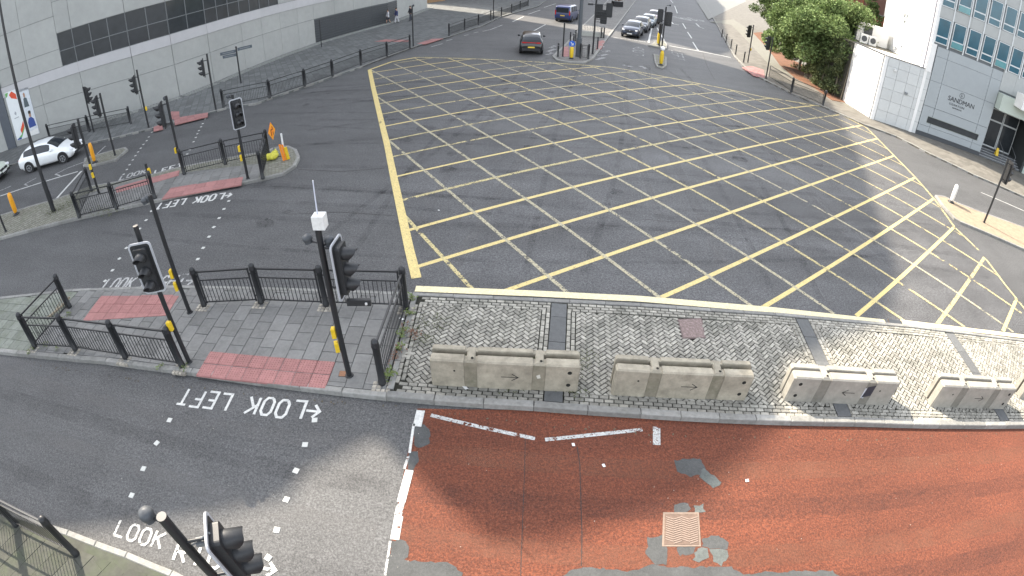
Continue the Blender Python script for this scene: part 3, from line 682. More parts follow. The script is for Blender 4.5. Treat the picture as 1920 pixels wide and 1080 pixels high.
def vlim(u):
    ys = []
    n = len(EASTL)
    for i in range(n):
        a, b = EASTL[i], EASTL[(i+1) % n]
        if (a[0]-u)*(b[0]-u) < 0: ys.append(a[1]+(u-a[0])/(b[0]-a[0])*(b[1]-a[1]))
    return (min(ys), max(ys)) if len(ys) >= 2 else None
def addrect(u0, v0, u1, v1, ang=0):
    g_ = 0.019
    pieces.append(([(u0+g_/2, v0+g_/2), (u1-g_/2, v0+g_/2), (u1-g_/2, v1-g_/2), (u0+g_/2, v1-g_/2)], True))
# stretcher courses following each kerb
EC = 3
u = 0.05
while u < 27.5:
    L_u = BL_+rnd.uniform(-.006, .006)
    lim = vlim(u+L_u/2)
    if lim:
        lo, hi = lim
        for k in range(EC):
            sh = 0.1*(k % 2)
            for (va, vb) in ((lo+k*0.105, lo+k*0.105+0.1), (hi-(k+1)*0.105, hi-k*0.105-0.005)):
                p0, p1 = u+sh, u+sh+L_u
                for b in bands:
                    if p0 < b-0.2 < p1: p1 = b-0.2
                    elif p0 < b+0.2 < p1: p0 = b+0.2
                    elif b-0.2 <= p0 and p1 <= b+0.2: p1 = p0
                if p1-p0 > 0.03: addrect(p0, va, p1, vb)
    u += L_u+0.004
# header courses beside each flag band and at the west end
def headers(ustart, sgn):
    lim = vlim(max(0.06, ustart)); 
    if not lim: return
    for k in range(2):
        v = lim[0]+(0.34 if True else 0)
        v += 0.1*(k % 2)-0.1
        while v < lim[1]-0.34:
            a = ustart+sgn*k*0.105; addrect(min(a, a+sgn*0.1), v, max(a, a+sgn*0.1), v+0.2); v += 0.203
for b in bands: headers(b+0.2, 1); headers(b-0.2, -1)
def ul(v):
    us = []
    for i in range(len(EASTL)):
        a, b = EASTL[i], EASTL[(i+1) % len(EASTL)]
        if (a[1]-v)*(b[1]-v) < 0: us.append(a[0]+(v-a[1])/(b[1]-a[1])*(b[0]-a[0]))
    return min(us) if us else None
vv = -1.75
while vv < 1.75:
    e_ = ul(vv+0.1)
    if e_ is not None and vlim(e_+0.1) and vlim(e_+0.1)[0]+0.30 < vv+0.1 < vlim(e_+0.1)[1]-0.30:
        for k in range(2): addrect(e_-0.05+k*0.105, vv+0.1*(k % 2), e_+0.05+k*0.105, vv+0.1*(k % 2)+0.2)
    vv += 0.203
# herringbone fields between
edges = [0.28]+sum(([b-0.42, b+0.42] for b in bands), [])+[27.0]
fields = [(edges[i], edges[i+1]) for i in range(0, len(edges)-1, 2)]
for (ua, ub) in fields:
    if ub > 26: ub = 26.0
    la, lb = vlim(ua), vlim(ub)
    if not la or not lb: continue
    mg = EC*0.105+0.005
    Wf = [(ua, la[0]+mg), (ub, lb[0]+mg), (ub, lb[1]-mg), (ua, la[1]-mg)]
    if ua < 0.5: Wf[0] = (ul(la[0]+mg)+0.17, la[0]+mg); Wf[3] = (ul(la[1]-mg)+0.17, la[1]-mg)
    s2 = math.sqrt(0.5)
    cell = BW+0.0
    g_ = 0.020
    # classic 45 degree herringbone: L pairs stepping
    n = int((ub-ua+4)/BW/1.0)+20
    for i in range(-n, n):
        for j in range(-n, n):
            r_ = (i-j) % 4
            if r_ == 0: rc = (i, j, 2, 1)
            elif r_ == 2 + 1: rc = (i, j, 1, 2)
            else: continue
            x0, y0 = rc[0]*BW, rc[1]*BW
            cx_, cy_ = (x0+rc[2]*BW/2)*s2-(y0+rc[3]*BW/2)*s2+ua, (x0+rc[2]*BW/2)*s2+(y0+rc[3]*BW/2)*s2
            if not (ua-0.2 < cx_ < ub+0.2 and -2.6 < cy_-0 < 2.6): continue
            c4 = [(x0+g_/2, y0+g_/2), (x0+rc[2]*BW-g_/2, y0+g_/2), (x0+rc[2]*BW-g_/2, y0+rc[3]*BW-g_/2), (x0+g_/2, y0+rc[3]*BW-g_/2)]
            c4 = [(p[0]*s2-p[1]*s2+ua, p[0]*s2+p[1]*s2) for p in c4]
            q = clip(c4, Wf)
            if len(q) < 3 or abs(area(q)) < 0.002: continue
            pieces.append((q, abs(area(q)) > 0.97*abs(area(c4))))
# nearest 300 as single bricks, the rest one mesh
acc = MB(); singles = []
for q, full in pieces:
    cu = sum(p[0] for p in q)/len(q); cv = sum(p[1] for p in q)/len(q)
    gx, gy = uv(cu, cv)
    if inside((gx, gy), COVER): continue
    singles.append((gx*gx+gy*gy*1.0, q, full, (gx, gy)))
singles.sort(key=lambda t: t[0])
bi = 0
BRVAR = [mat('paver_brick', (0,)*3)]
for d2, q, full, gc in singles:
    z = KH+rnd.uniform(-0.004, 0.003)
    G_ = [uv(*p) for p in q]
    if bi < 300 and full:
        b = MB(); P = [(p[0]-gc[0], p[1]-gc[1]) for p in G_]; P = ccw(P)
        I = [(p[0]*0.95, p[1]*0.93) for p in P]; n = len(P)
        b.add([(x, y, -0.05) for x, y in P]+[(x, y, -0.006) for x, y in P]+[(x, y, 0) for x, y in I],
              [list(range(2*n, 3*n))]+[[i, (i+1) % n, n+(i+1) % n, n+i] for i in range(n)]+[[n+i, n+(i+1) % n, 2*n+(i+1) % n, 2*n+i] for i in range(n)])
        o = b.build('brick', BRICKP, isl, (gc[0], gc[1], z)); o.rotation_euler = (rnd.uniform(-.012, .012), rnd.uniform(-.012, .012), 0); bi += 1
    else:
        P = ccw(G_); cx = sum(p[0] for p in P)/len(P); cy = sum(p[1] for p in P)/len(P); n = len(P)
        I = [(cx+(p[0]-cx)*0.94, cy+(p[1]-cy)*0.94) for p in P]
        tx, ty = rnd.uniform(-.012, .012), rnd.uniform(-.012, .012)
        acc.add([(x, y, z-0.04) for x, y in P]+[(x, y, z-0.006+tx*(x-cx)+ty*(y-cy)) for x, y in P]+[(x, y, z+tx*(x-cx)+ty*(y-cy)) for x, y in I],
                [list(range(2*n, 3*n))]+[[i, (i+1) % n, n+(i+1) % n, n+i] for i in range(n)]+[[n+i, n+(i+1) % n, 2*n+(i+1) % n, 2*n+i] for i in range(n)])
me = acc.mesh('bricks', BRICKP)
# brick to brick colour: random per face island attribute
att = me.attributes.new('tone', 'FLOAT', 'FACE')
def toned(m):
    nt = m.node_tree; N = nt.nodes; L = nt.links; b = N['Principled BSDF']
    src = b.inputs['Base Color'].links[0].from_socket
    at_ = N.new('ShaderNodeNewGeometry'); r = N.new('ShaderNodeMapRange'); r.inputs[3].default_value = 0.74; r.inputs[4].default_value = 1.26
    L.new(at_.outputs['Random Per Island'], r.inputs[0])
    x = N.new('ShaderNodeVectorMath'); x.operation = 'SCALE'; L.new(src, x.inputs[0]); L.new(r.outputs[0], x.inputs['Scale']); L.new(x.outputs[0], b.inputs['Base Color'])
me.attributes.remove(att)
BRICKJ = BRICKP.copy(); BRICKJ.name = 'paver_brick_joined'; toned(BRICKJ); me.materials.clear(); me.materials.append(BRICKJ)
o = put('bricks', me, isl); o['kind'] = 'stuff'
# flag bands
for b in bands:
    lim = vlim(b)
    if not lim: continue
    v = lim[0]+0.03
    while v < lim[1]-0.2:
        Ln = min(0.9, lim[1]-0.03-v)
        P = [uv(b-0.185, v+.006), uv(b+0.185, v+.006), uv(b+0.185, v+Ln-.006), uv(b-0.185, v+Ln-.006)]
        c = uv(b, v+Ln/2); f = MB(); f.prism([(p[0]-c[0], p[1]-c[1]) for p in P], -0.05, 0, bottom=False)
        f.build('flagstone', SLABD, isl, (c[0], c[1], KH+rnd.uniform(-.003, .003))); v += Ln
# edging strip between the flags and the pavers
for k in range(4):
    P = [(-2.46, 7.30+k*0.83), (-2.34, 7.30+k*0.83), (-2.34, 8.12+k*0.83), (-2.46, 8.12+k*0.83)]
    f = MB(); f.prism([(p[0]+2.4, p[1]-7.7-k*.83) for p in P], -0.05, 0.012); f.build('edging_stone', KERB, isl, (-2.4, 7.7+k*.83, KH))

# inspection cover in the pavers
def cover(name, label, corners, z, m, frame_m, ribs=0):
    c = Vector((sum(p[0] for p in corners)/4, sum(p[1] for p in corners)/4))
    loc = [(p[0]-c.x, p[1]-c.y) for p in corners]
    t = thing(name, label, 'cover', (c.x, c.y, z))
    f = MB(); f.prism(loc, -0.03, 0.0); f.build('frame', frame_m, t)
    f = MB(); f.prism([(x*0.9, y*0.9) for x, y in loc], -0.02, 0.005); f.build('cover_plate', m, t)
    if ribs:
        f = MB(); l2 = ccw([(x*0.84, y*0.84) for x, y in loc])
        e1 = Vector(l2[1])-Vector(l2[0]); e2 = Vector(l2[3])-Vector(l2[0]); o0 = Vector(l2[0]); N_ = ribs
        nx = 4
        for a in range(nx):
            for b in range(-2, N_+2):
                for sgn in (1,):
                    u0, u1 = a/nx, (a+1)/nx; v0 = b/N_; dv = 0.09*(1 if a % 2 else -1)
                    v1 = v0+dv
                    if not (0.0 <= min(v0, v1) and max(v0, v1) <= 0.98): continue
                    p = o0+e1*u0+e2*v0; r_ = o0+e1*u1+e2*v1
                    for qd in strip([tuple(p), tuple(r_)], 0.02): f.prism(qd, 0.004, 0.013)
        rb = f.build('ribs', mat('cover_ribs', (0.22, 0.165, 0.13), 0.7, var=0.2, scale=20), t); rb['kind'] = 'stuff'
    return t
cover('manhole_cover', 'square rusty manhole cover with a chevron pattern set in the red road', [(2.719, 4.617), (3.374, 4.573), (3.279, 3.889), (2.597, 3.944)], 0.012,
      mat('cover_iron', (0.15, 0.105, 0.08), 0.65, var=0.25, scale=9, metal=0.3), mat('cover_frame', (0.20, 0.15, 0.115), 0.7, var=0.2, scale=9), ribs=13)
cover('inspection_cover', 'reddish square inspection cover sunk in the block paving', COVER, KH-0.002, mat('cover_clay', (0.17, 0.13, 0.12), 0.9, var=0.35, scale=14, dirt=(16, 0.5, 0.6, 0.6, (0.33, 0.24, 0.23))), mat('cover_frame2', (0.12, 0.09, 0.085), 0.8))
cover('gully_grate', 'iron gully grate interrupting the yellow border beside the kerb', [(10.926, 10.130), (11.446, 10.034), (11.363, 9.811), (10.848, 9.908)], 0.016, DGREY, mat('grate_rust', (0.10, 0.075, 0.06), 0.8))
cover('service_cover', 'small rust stained cover at the foot of the pole by the red tactile paving', [(-3.604, 7.733), (-3.423, 7.732), (-3.403, 7.558), (-3.594, 7.556)], KH+0.004, mat('rust_plate', (0.22, 0.11, 0.06), 0.8, var=0.3, scale=20), DGREY)

# ---- left island, small island, centre island, refuges, right island
def island(name, poly, m, kerb_m=KERB, klen=0.9, joined=False, kw=0.14):
    p = ccw(poly)
    g = MB(); g.prism(inset_poly(p, 0.06), -0.005, KH-0.008)
    o = structure(g.build(name, m)); kerbs(o, p+[p[0]], 1, klen, kw, joined=joined)
    return o
PAVB = brickmat('paved_bricks', (0.20, 0.195, 0.165), (0.09, 0.09, 0.06), 0.20, 0.10, 20, var=0.3, dirt=(1.2, 0.45, 0.7, 0.5, (0.12, 0.13, 0.085)))
LISL_P = [(-24.160, 12.654), (-22.180, 13.436), (-17.972, 14.814), (-14.261, 16.031), (-10.553, 17.386), (-9.788, 17.723), (-9.081, 18.126), (-8.846, 18.896), (-9.032, 19.866), (-9.536, 20.759), (-10.167, 21.272), (-10.875, 21.092), (-11.008, 20.662), (-12.849, 20.147), (-14.737, 19.500), (-15.063, 19.427), (-16.232, 18.837), (-18.311, 18.266), (-19.748, 18.058), (-20.728, 17.307), (-21.418, 16.905), (-24.928, 15.667), (-27.285, 14.905)]
lis = island('traffic_island', LISL_P, PAVB)
T3 = [(-13.831, 16.133), (-14.027, 17.140), (-10.804, 17.893), (-10.521, 17.134)]
T4 = [(-17.733, 17.583), (-15.902, 18.433), (-14.756, 19.011), (-14.354, 18.302), (-15.346, 17.833), (-16.956, 16.886)]
LIN = inset_poly(LISL_P, 0.16)
g1 = [(-16.012, 15.136), (-19.869, 17.949), (-11.087, 20.884), (-9.524, 17.305), (-10.448, 16.894), (-13.567, 15.626)]
tiles(lis, clip(LIN, ccw([(-17.336, 14.571), (-20.430, 17.909), (-11.252, 20.650), (-9.457, 17.158)])), 18, 0.45, 0.60, 'paving_slab', SLAB, z1=KH+0.004, along='v', gap=0.014)
tiles(lis, T3, 17, 0.45, 0.45, 'tactile_tile', TACT, z1=KH+0.014, bond=0, org=T3[0])
tiles(lis, T4, 20, 0.45, 0.45, 'tactile_tile', TACT, z1=KH+0.014, bond=0, org=T4[2])
sis = island('traffic_island', [(-22.973, 20.841), (-23.841, 21.967), (-22.568, 22.582), (-21.356, 23.000), (-20.822, 22.596), (-20.592, 21.156), (-21.858, 20.780)], PAVB)
CISL = [(2.517, 41.446), (2.721, 40.018), (3.389, 39.392), (4.808, 39.418), (5.721, 41.352), (7.020, 46.582), (8.576, 52.916), (12.130, 66.855), (18.965, 94.160), (22.392, 107.938)]+[(33, 132), (27, 132)]+[(16.229, 103.717), (10.082, 75.186), (7.061, 61.891), (5.486, 54.603), (4.001, 47.611), (3.060, 43.661)]
cis = island('traffic_island', CISL, brickmat('centre_paving', (0.17, 0.165, 0.155), (0.09, 0.09, 0.085), 0.6, 0.4, 20, 0.02, var=0.25), klen=1.2, joined=True, kw=0.2)
for P_, a_ in (([(7.216, 50.258), (8.122, 51.315), (6.915, 45.883), (6.362, 45.142)], 70), ([(3.627, 45.705), (4.158, 46.148), (3.820, 41.417), (3.234, 41.245)], 80)):
    tiles(cis, P_, a_, 0.45, 0.45, 'tactile_tile', TACT, z1=KH+0.004, bond=0, org=P_[0])
ri1 = island('refuge_island', [(11.527, 45.962), (12.502, 45.064), (11.505, 41.165), (10.890, 39.919), (10.472, 40.291), (10.803, 42.446)], PAVB, joined=True)
ri2 = island('refuge_island', [(12.765, 51.766), (12.050, 50.470), (13.702, 49.747), (14.372, 52.146), (14.727, 54.859), (13.285, 53.308)], PAVB, joined=True)
RISL = [(21.269, 20.120), (22.115, 20.200), (22.606, 19.613), (24.125, 18.912), (26.124, 18.291), (27.668, 17.786)]+[(30, 13.0), (29, 11.2)]+[(24.506, 15.152), (22.419, 16.332), (20.739, 17.274), (20.530, 17.585), (20.794, 18.942)]
ris = island('traffic_island', RISL, mat('red_island_paving', (0.25, 0.195, 0.135), 0.9, var=0.22, scale=3, bump=0.3, bscale=40, dirt=(1.4, 0.5, 0.75, 0.5, (0.22, 0.16, 0.11))))
# ---- pavements along both sides of the street
KL = [(-33.593, 22.527), (-28.693, 23.731), (-25.652, 24.666), (-23.988, 24.936), (-21.475, 25.864), (-18.415, 27.782), (-17.482, 28.551), (-15.578, 28.913), (-13.429, 32.568), (-11.146, 37.418), (-9.477, 42.516), (-8.274, 46.054), (-6.474, 49.987), (-3.914, 57.732), (-2.158, 66.782), (2.622, 81.176)]
KL = [(-75, 5.0)]+KL+[(6, 105), (16, 135), (38, 200)]
WALL = [(-75, 6.5), (-60, 15.5), (-44, 23.5), (-36.5, 26.6), (-30, 29.3), (-26.3, 31.1), (-24.2, 33.2), (-22.9, 36.2), (-22, 40), (-20.8, 45), (-19.5, 50), (-17.3, 56), (-15.1, 62), (-13.1, 77.2)]
PAVG = brickmat('street_flags', (0.125, 0.13, 0.127), (0.07, 0.07, 0.068), 0.6, 0.45, 62, 0.016, var=0.22, dirt=(0.5, 0.48, 0.75, 0.5, (0.085, 0.085, 0.08)))
g = MB(); g.prism(KL+[(20, 200), (-40, 200)]+[(-34, 90)]+WALL[::-1], -0.005, KH-0.006, bottom=False)
pvl = structure(g.build('pavement', PAVG)); kerbs(pvl, KL[1:11], 1, 0.9, 0.15); kerbs(pvl, KL[10:], 1, 1.0, 0.15, joined=True)
for P_, a_ in (([(-20.764, 27.386), (-18.419, 27.833), (-17.913, 26.923), (-19.738, 26.002)], 35), ([(-22.219, 29.114), (-21.322, 28.849), (-20.196, 27.232), (-20.812, 27.207)], 35), ([(-21.474, 26.086), (-21.084, 26.438), (-20.235, 25.422), (-20.843, 25.227)], 35),
               ([(-13.112, 48.320), (-12.343, 49.286), (-9.858, 48.433), (-9.819, 47.265)], 75), ([(-8.772, 46.257), (-7.862, 48.742), (-6.825, 48.954), (-8.009, 45.882)], 75)):
    tiles(pvl, P_, a_, 0.45, 0.45, 'tactile_tile', TACT, z1=KH+0.010, bond=0)
# cobbled margin at the wall foot
cb = MB()
for a, b in zip(WALL[4:-1], WALL[5:]):
    a, b = Vector(a), Vector(b); d = b-a; Ln = d.length; d.normalize(); n = Vector((d.y, -d.x))
    for k in range(int(Ln/0.22)):
        for r_ in range(4):
            c = a+d*(k*0.22+0.1+0.08*(r_ % 2))+n*(0.35+r_*0.2+rnd.uniform(-.02, .02)); s_ = rnd.uniform(.14, .19)
            cb.box((c.x, c.y, KH+0.01), (s_, s_*0.85, 0.06+rnd.uniform(0, .03)), rnd.uniform(0, 1), bev=0.02)
o = cb.build('cobbles', mat('cobble_stone', (0.22, 0.225, 0.21), 0.9, var=0.35, scale=4), pvl); o['kind'] = 'stuff'
KR = [(56.626, 173.100), (43.062, 126.765), (28.746, 77.753), (24.053, 61.643), (21.100, 51.305), (20.096, 46.605), (19.529, 42.439), (19.952, 40.215), (20.731, 36.790), (22.074, 34.402), (23.850, 31.413), (25.865, 29.997), (27.139, 27.333), (29.332, 24.924), (33.090, 22.793)]
KR = [(75, 230)]+KR+[(52, 10), (90, -4)]
g = MB(); g.prism(KR+[(110, -4), (110, 230)], -0.005, KH-0.006, bottom=False)
PAVR = brickmat('right_flags', (0.135, 0.126, 0.108), (0.12, 0.11, 0.095), 0.6, 0.45, -25, 0.016, var=0.2, dirt=(0.5, 0.5, 0.75, 0.4, (0.16, 0.15, 0.13)))
pvr = structure(g.build('pavement', PAVR)); kerbs(pvr, KR[4:-1], 1, 0.9, 0.15); kerbs(pvr, KR[:5], 1, 1.0, 0.15, joined=True)
tiles(pvr, [(19.413, 44.825), (21.014, 46.243), (21.792, 45.267), (20.186, 41.450), (19.200, 41.600)], 60, 0.45, 0.45, 'tactile_tile', TACT, z1=KH+0.006, bond=0)
g = MB(); g.prism([(43.972, 136.955), (29.932, 85.573), (77.161, 182.722), (89.477, 221.190)], KH-0.005, KH+0.004, bottom=False); structure(g.build('footpath', mat('pale_path', (0.18, 0.18, 0.168), 0.9, var=0.12, scale=2)))
g = MB(); g.prism([(29.089, 82.289), (32.966, 82.734), (26.977, 59.968), (23.643, 47.720), (24.637, 43.358), (25.461, 35.441), (26.620, 37.219), (26.353, 44.402), (27.047, 51.641), (33.114, 71.774), (37.877, 94.680)], KH-0.005, KH+0.006, bottom=False); structure(g.build('footpath', mat('pale_path2', (0.16, 0.155, 0.13), 0.9, var=0.15, scale=2)))
# ragged mulch bed under the trees
bed = [(33.804, 75.928), (37.009, 79.934), (30.810, 60.784), (29.803, 55.134), (29.883, 50.794), (28.839, 42.705), (26.620, 37.219), (24.443, 37.198), (24.733, 40.668), (24.373, 43.935), (25.595, 49.696), (29.177, 60.432)]
g = MB(); g.prism(bed, KH-0.005, KH+0.03, bottom=False); structure(g.build('planting_bed', SOIL))
# corner pavement at the bottom left
KC = [(-19.161, 2.507), (-11.947, 2.658), (-10.533, 2.643), (-9.391, 2.715), (-8.136, 2.767), (-6.538, 2.737), (-5.464, 2.653), (-4.424, 2.451), (-3.019, 2.098)]
g = MB(); g.prism(KC+[(-2.5, -4), (-30, -4)], -0.005, KH-0.006, bottom=False)
pvc = structure(g.build('pavement', mat('corner_paving', (0.06, 0.061, 0.05), 0.95, var=0.25, scale=4, dirt=(1.5, 0.45, 0.7, 0.6, (0.06, 0.075, 0.04))))); kerbs(pvc, KC, -1, 0.9, 0.13)
tiles(pvc, clip([(-12, -2), (-3.9, -2), (-3.9, 4.2), (-12, 4.2)], ccw(inset_poly(KC+[(-2.5, -4), (-30, -4)], 0.16))) , -25, 0.40, 0.60, 'paving_slab', mat('corner_slab', (0.06, 0.061, 0.05), 0.95, var=0.2, scale=5, rand=0.15, dirt=(1.8, 0.45, 0.7, 0.6, (0.06, 0.075, 0.04))), along='v', gap=0.012)
# strip of earth along the second half of the near carriageway (gutter dirt)
g = MB()
for k in range(90):
    x = rnd.uniform(-13, 14); y = 7.0-(0 if x < -2.4 else (x+2.4)*0.1)-rnd.uniform(0.02, .12); g.box((x, y, 0.006), (rnd.uniform(.01, .05), rnd.uniform(.008, .03), 0.01), rnd.uniform(0, 3))
o = g.build('gutter_grit', mat('gutter_dirt', (0.10, 0.085, 0.06), 1.0)); o['kind'] = 'stuff'; o['label'] = 'loose dirt lying in the gutter along the near kerb'
# ---------------------------------------------------------------- buildings
def wall_frame(a, b):
    """matrix whose x runs along the wall from a to b, y points out of the wall (to the right of a->b), z up"""
    a, b = Vector(a), Vector(b); d = (b-a).normalized(); n = Vector((d.y, -d.x))
    M = Matrix(((d.x, n.x, 0, a.x), (d.y, n.y, 0, a.y), (0, 0, 1, 0), (0, 0, 0, 1)))
    return M, (b-a).length
def rect(name, m, parent, M, s0, s1, z0, z1, d0, d1):
    g = MB(); g.box(((s0+s1)/2, (d0+d1)/2, (z0+z1)/2), (s1-s0, abs(d1-d0), z1-z0), 0, M)
    # box() mirrored by left-handed frames: fix by recalculating
    return build_fix(g, name, m, parent)
def build_fix(g, name, m, parent=None, loc=None):
    me = g.mesh(name, m); bm = bmesh.new(); bm.from_mesh(me); bmesh.ops.recalc_face_normals(bm, faces=bm.faces[:]); bm.to_mesh(me); bm.free()
    return put(name, me, parent, loc)

lb = thing('office_building', 'long pale concrete building with dark strip windows along the left pavement', 'building')
# heights of the roof edge along the facade (the part above the frame)
g = MB()
for i in range(len(WALL)-1):
    a, b = WALL[i], WALL[i+1]
    g.add([(a[0], a[1], -0.05), (b[0], b[1], -0.05), (b[0], b[1], 26), (a[0], a[1], 26)], [[0, 1, 2, 3]])
BK = [(-34, 92), (-80, 92), (-110, 40)]
ring = WALL+BK
for i in range(len(WALL)-1, len(ring)):
    a, b = ring[i], ring[(i+1) % len(ring)]
    g.add([(a[0], a[1], -0.05), (b[0], b[1], -0.05), (b[0], b[1], 26), (a[0], a[1], 26)], [[0, 1, 2, 3]])
g.add([(x, y, 26) for x, y in ring], [list(range(len(ring)))])
build_fix(g, 'wall', WALLJ, lb)
# unseen storeys above, roof line shaped to cast the stepped shadow across the junction
SHADE_ROOF = [(-74, 7.2, 29.7), (-60, 15.6, 29.7), (-44, 23.6, 29.7), (-36.5, 26.7, 29.7), (-30, 29.4, 29.9), (-28.8, 29.98, 29.9), (-28.3, 30.2, 29.5), (-26.85, 30.9, 29.2), (-26.7, 31.0, 31.7), (-26.0, 31.5, 32.2), (-25.2, 32.3, 32.7), (-24.3, 33.3, 33.4), (-23.2, 35.7, 34.5), (-22.5, 38.0, 35.0),
      (-21.6, 42.1, 38.3), (-20.4, 47.2, 40.4), (-19.1, 51.7, 40.9), (-16.4, 58.9, 41.7), (-13.8, 73.1, 44.7), (-13.3, 77.0, 45.0), (-34.2, 91.5, 45.0), (-79, 91.5, 29.7), (-108, 40, 29.7)]
g = MB(); n = len(SHADE_ROOF)
for i in range(n):
    a, b = SHADE_ROOF[i], SHADE_ROOF[(i+1) % n]; g.add([(a[0], a[1], 26.02), (b[0], b[1], 26.02), (b[0], b[1], b[2]), (a[0], a[1], a[2])], [[0, 1, 2, 3]])
    g.add([a, b, (-50, 55, 30)], [[0, 1, 2]])
build_fix(g, 'upper_storey', WALLC, lb)
# skin of panels, sill band, strip windows
def run_points(step_list):
    out = []
    for i in range(len(WALL)-1): out.append((WALL[i], WALL[i+1]))
    return out
for i, (a, b) in enumerate(run_points(0)):
    M, Ln = wall_frame(a, b)
    k = max(1, round(Ln/3.2)); st = Ln/k
    far = i >= 12
    for j in range(k):
        s0, s1 = j*st+0.012, (j+1)*st-0.012
        P0 = Vector(a).lerp(Vector(b), (j+0.5)/k)
        grille = 49.5 < P0.y < 64 and P0.x > -20.5
        if not grille:
            rect('wall_panel', WALLC, lb, M, s0, s1, KH, 2.47, 0.0, 0.06)
        else:
            rect('louvre_frame', DGREY, lb, M, s0-0.01, s1+0.01, KH+0.02, 2.42, 0.0, 0.02)
            for q in range(9): rect('louvre_blade', mat('louvre', (0.05, 0.055, 0.06), 0.5), lb, M, s0, s1, 0.24+q*0.25, 0.34+q*0.25, 0.02, 0.09)
        rect('wall_panel', WALLC, lb, M, s0, s1, 2.50, 3.95, 0.0, 0.06)
        rect('sill_band', WALLL, lb, M, s0-0.01, s1+0.01, 3.97, 4.72, 0.0, 0.10)
    # window strip or solid wall above the sill band
    solid = Ln if i in (0, 1, 2, 9) else (5.8 if i == 3 else 0.0)
    if solid:
        kk = max(1, round(solid/3.2))
        for j in range(kk):
            s0, s1 = solid*j/kk+0.012, solid*(j+1)/kk-0.012
            for z0, z1 in ((4.75, 6.0), (6.03, 8.4), (8.43, 11.0), (11.03, 14)): rect('wall_panel', WALLC, lb, M, s0, s1, z0, z1, 0.0, 0.06)
    if Ln-solid > 0.3:
        s0, s1 = solid, Ln
        gl = rect('window', GLASSD, lb, M, s0+0.03, s1, 4.76, 7.12, 0.0, 0.015)
        kk = max(1, round((s1-s0)/1.35))
        for q in range(kk+1):
            x = s0+(s1-s0)*q/kk; rect('mullion', MULL, gl, M, max(s0, x-0.03), min(s1, x+0.03), 4.77, 7.11, 0.016, 0.05)
        rect('transom', MULL, gl, M, s0, s1, 5.80, 5.86, 0.016, 0.045)
        kk = max(1, round((s1-s0)/3.2))
        for j in range(kk):
            t0, t1 = s0+(s1-s0)*j/kk+0.012, s0+(s1-s0)*(j+1)/kk-0.012
            rect('wall_panel', WALLC, lb, M, t0, t1, 7.16, 9.4, 0.0, 0.06)
            rect('wall_panel', WALLC, lb, M, t0, t1, 9.43, 12.0, 0.0, 0.06)
# poster on the near end of the wall
M, Ln = wall_frame(WALL[3], WALL[4])
rect('dark_pilaster', mat('dark_cladding', (0.075, 0.085, 0.10), 0.5, var=0.1, scale=2), lb, M, -0.65, 0.18, KH, 5.2, 0.06, 0.16)
pt = thing('poster', 'large white wall poster with red and green corner shapes and two framed portraits', 'poster', (0, 0, 0))
rect('poster_board', mat('poster_white', (0.62, 0.64, 0.64), 0.5, var=0.04, scale=2), pt, M, 0.40, 1.42, 0.55, 4.30, 0.07, 0.11)
def flat(name, m, parent, pts, d):
    g = MB(); P = [M @ Vector((s, d, z)) for s, z in pts]; g.add(P, [list(range(len(P)))]); return build_fix(g, name, m, parent)
PR, PG, PB_, PK = mat('poster_red', (0.55, 0.07, 0.03), 0.5), mat('poster_green', (0.12, 0.33, 0.10), 0.5), mat('poster_blue', (0.03, 0.06, 0.22), 0.5), mat('poster_skin', (0.32, 0.19, 0.13), 0.5)
flat('poster_shape', PR, pt, [(0.75, 4.05), (1.05, 4.25), (1.38, 3.95), (1.38, 3.55), (0.9, 3.75)], 0.113)
flat('poster_shape', PG, pt, [(0.42, 4.25), (0.72, 4.25), (0.60, 4.0), (0.42, 3.9)], 0.113)
flat('poster_shape', PR, pt, [(1.0, 0.95), (1.40, 1.45), (1.40, 1.85), (0.95, 1.25)], 0.113)
flat('poster_shape', PG, pt, [(0.6, 0.70), (0.95, 0.72), (1.38, 1.3), (1.38, 1.42), (0.95, 0.9)], 0.1132)
flat('poster_shape', PB_, pt, [(0.42, 0.57), (0.85, 0.57), (0.95, 0.85), (0.42, 0.62)], 0.113)
flat('poster_shape', mat('poster_grey', (0.3, 0.32, 0.34), 0.5), pt, [(0.80, 2.55), (0.92, 2.75), (1.02, 2.60), (0.95, 2.40)], 0.113)
flat('poster_shape', mat('poster_grey', (0.3, 0.32, 0.34), 0.5), pt, [(0.70, 2.18), (1.15, 2.22), (1.15, 2.28), (0.70, 2.24)], 0.113)
rect('poster_board', mat('poster_photo', (0.50, 0.53, 0.56), 0.5, var=0.15, scale=3), pt, M, 1.50, 2.55, 0.55, 4.15, 0.07, 0.10)
flat('poster_shape', PB_, pt, [(1.8, 1.15), (2.45, 1.2), (2.40, 1.75), (2.2, 1.95), (1.95, 1.9), (1.8, 1.6)], 0.103)
flat('poster_shape', PK, pt, [(2.05, 1.95), (2.22, 1.95), (2.26, 2.2), (2.15, 2.32), (2.04, 2.2)], 0.1032)
flat('poster_shape', mat('poster_hair', (0.03, 0.025, 0.02), 0.6), pt, [(2.03, 2.2), (2.26, 2.2), (2.27, 2.38), (2.15, 2.46), (2.02, 2.38)], 0.1034)
flat('poster_shape', mat('poster_coat', (0.07, 0.09, 0.10), 0.6), pt, [(1.85, 2.75), (2.3, 2.75), (2.22, 3.4), (2.05, 3.5), (1.92, 3.4)], 0.103)
flat('poster_shape', PK, pt, [(1.98, 3.5), (2.14, 3.5), (2.15, 3.75), (2.06, 3.85), (1.97, 3.75)], 0.1032)
flat('poster_shape', WPLAS, pt, [(1.52, 0.57), (2.5, 0.57), (2.5, 0.98), (1.52, 0.9)], 0.1036)

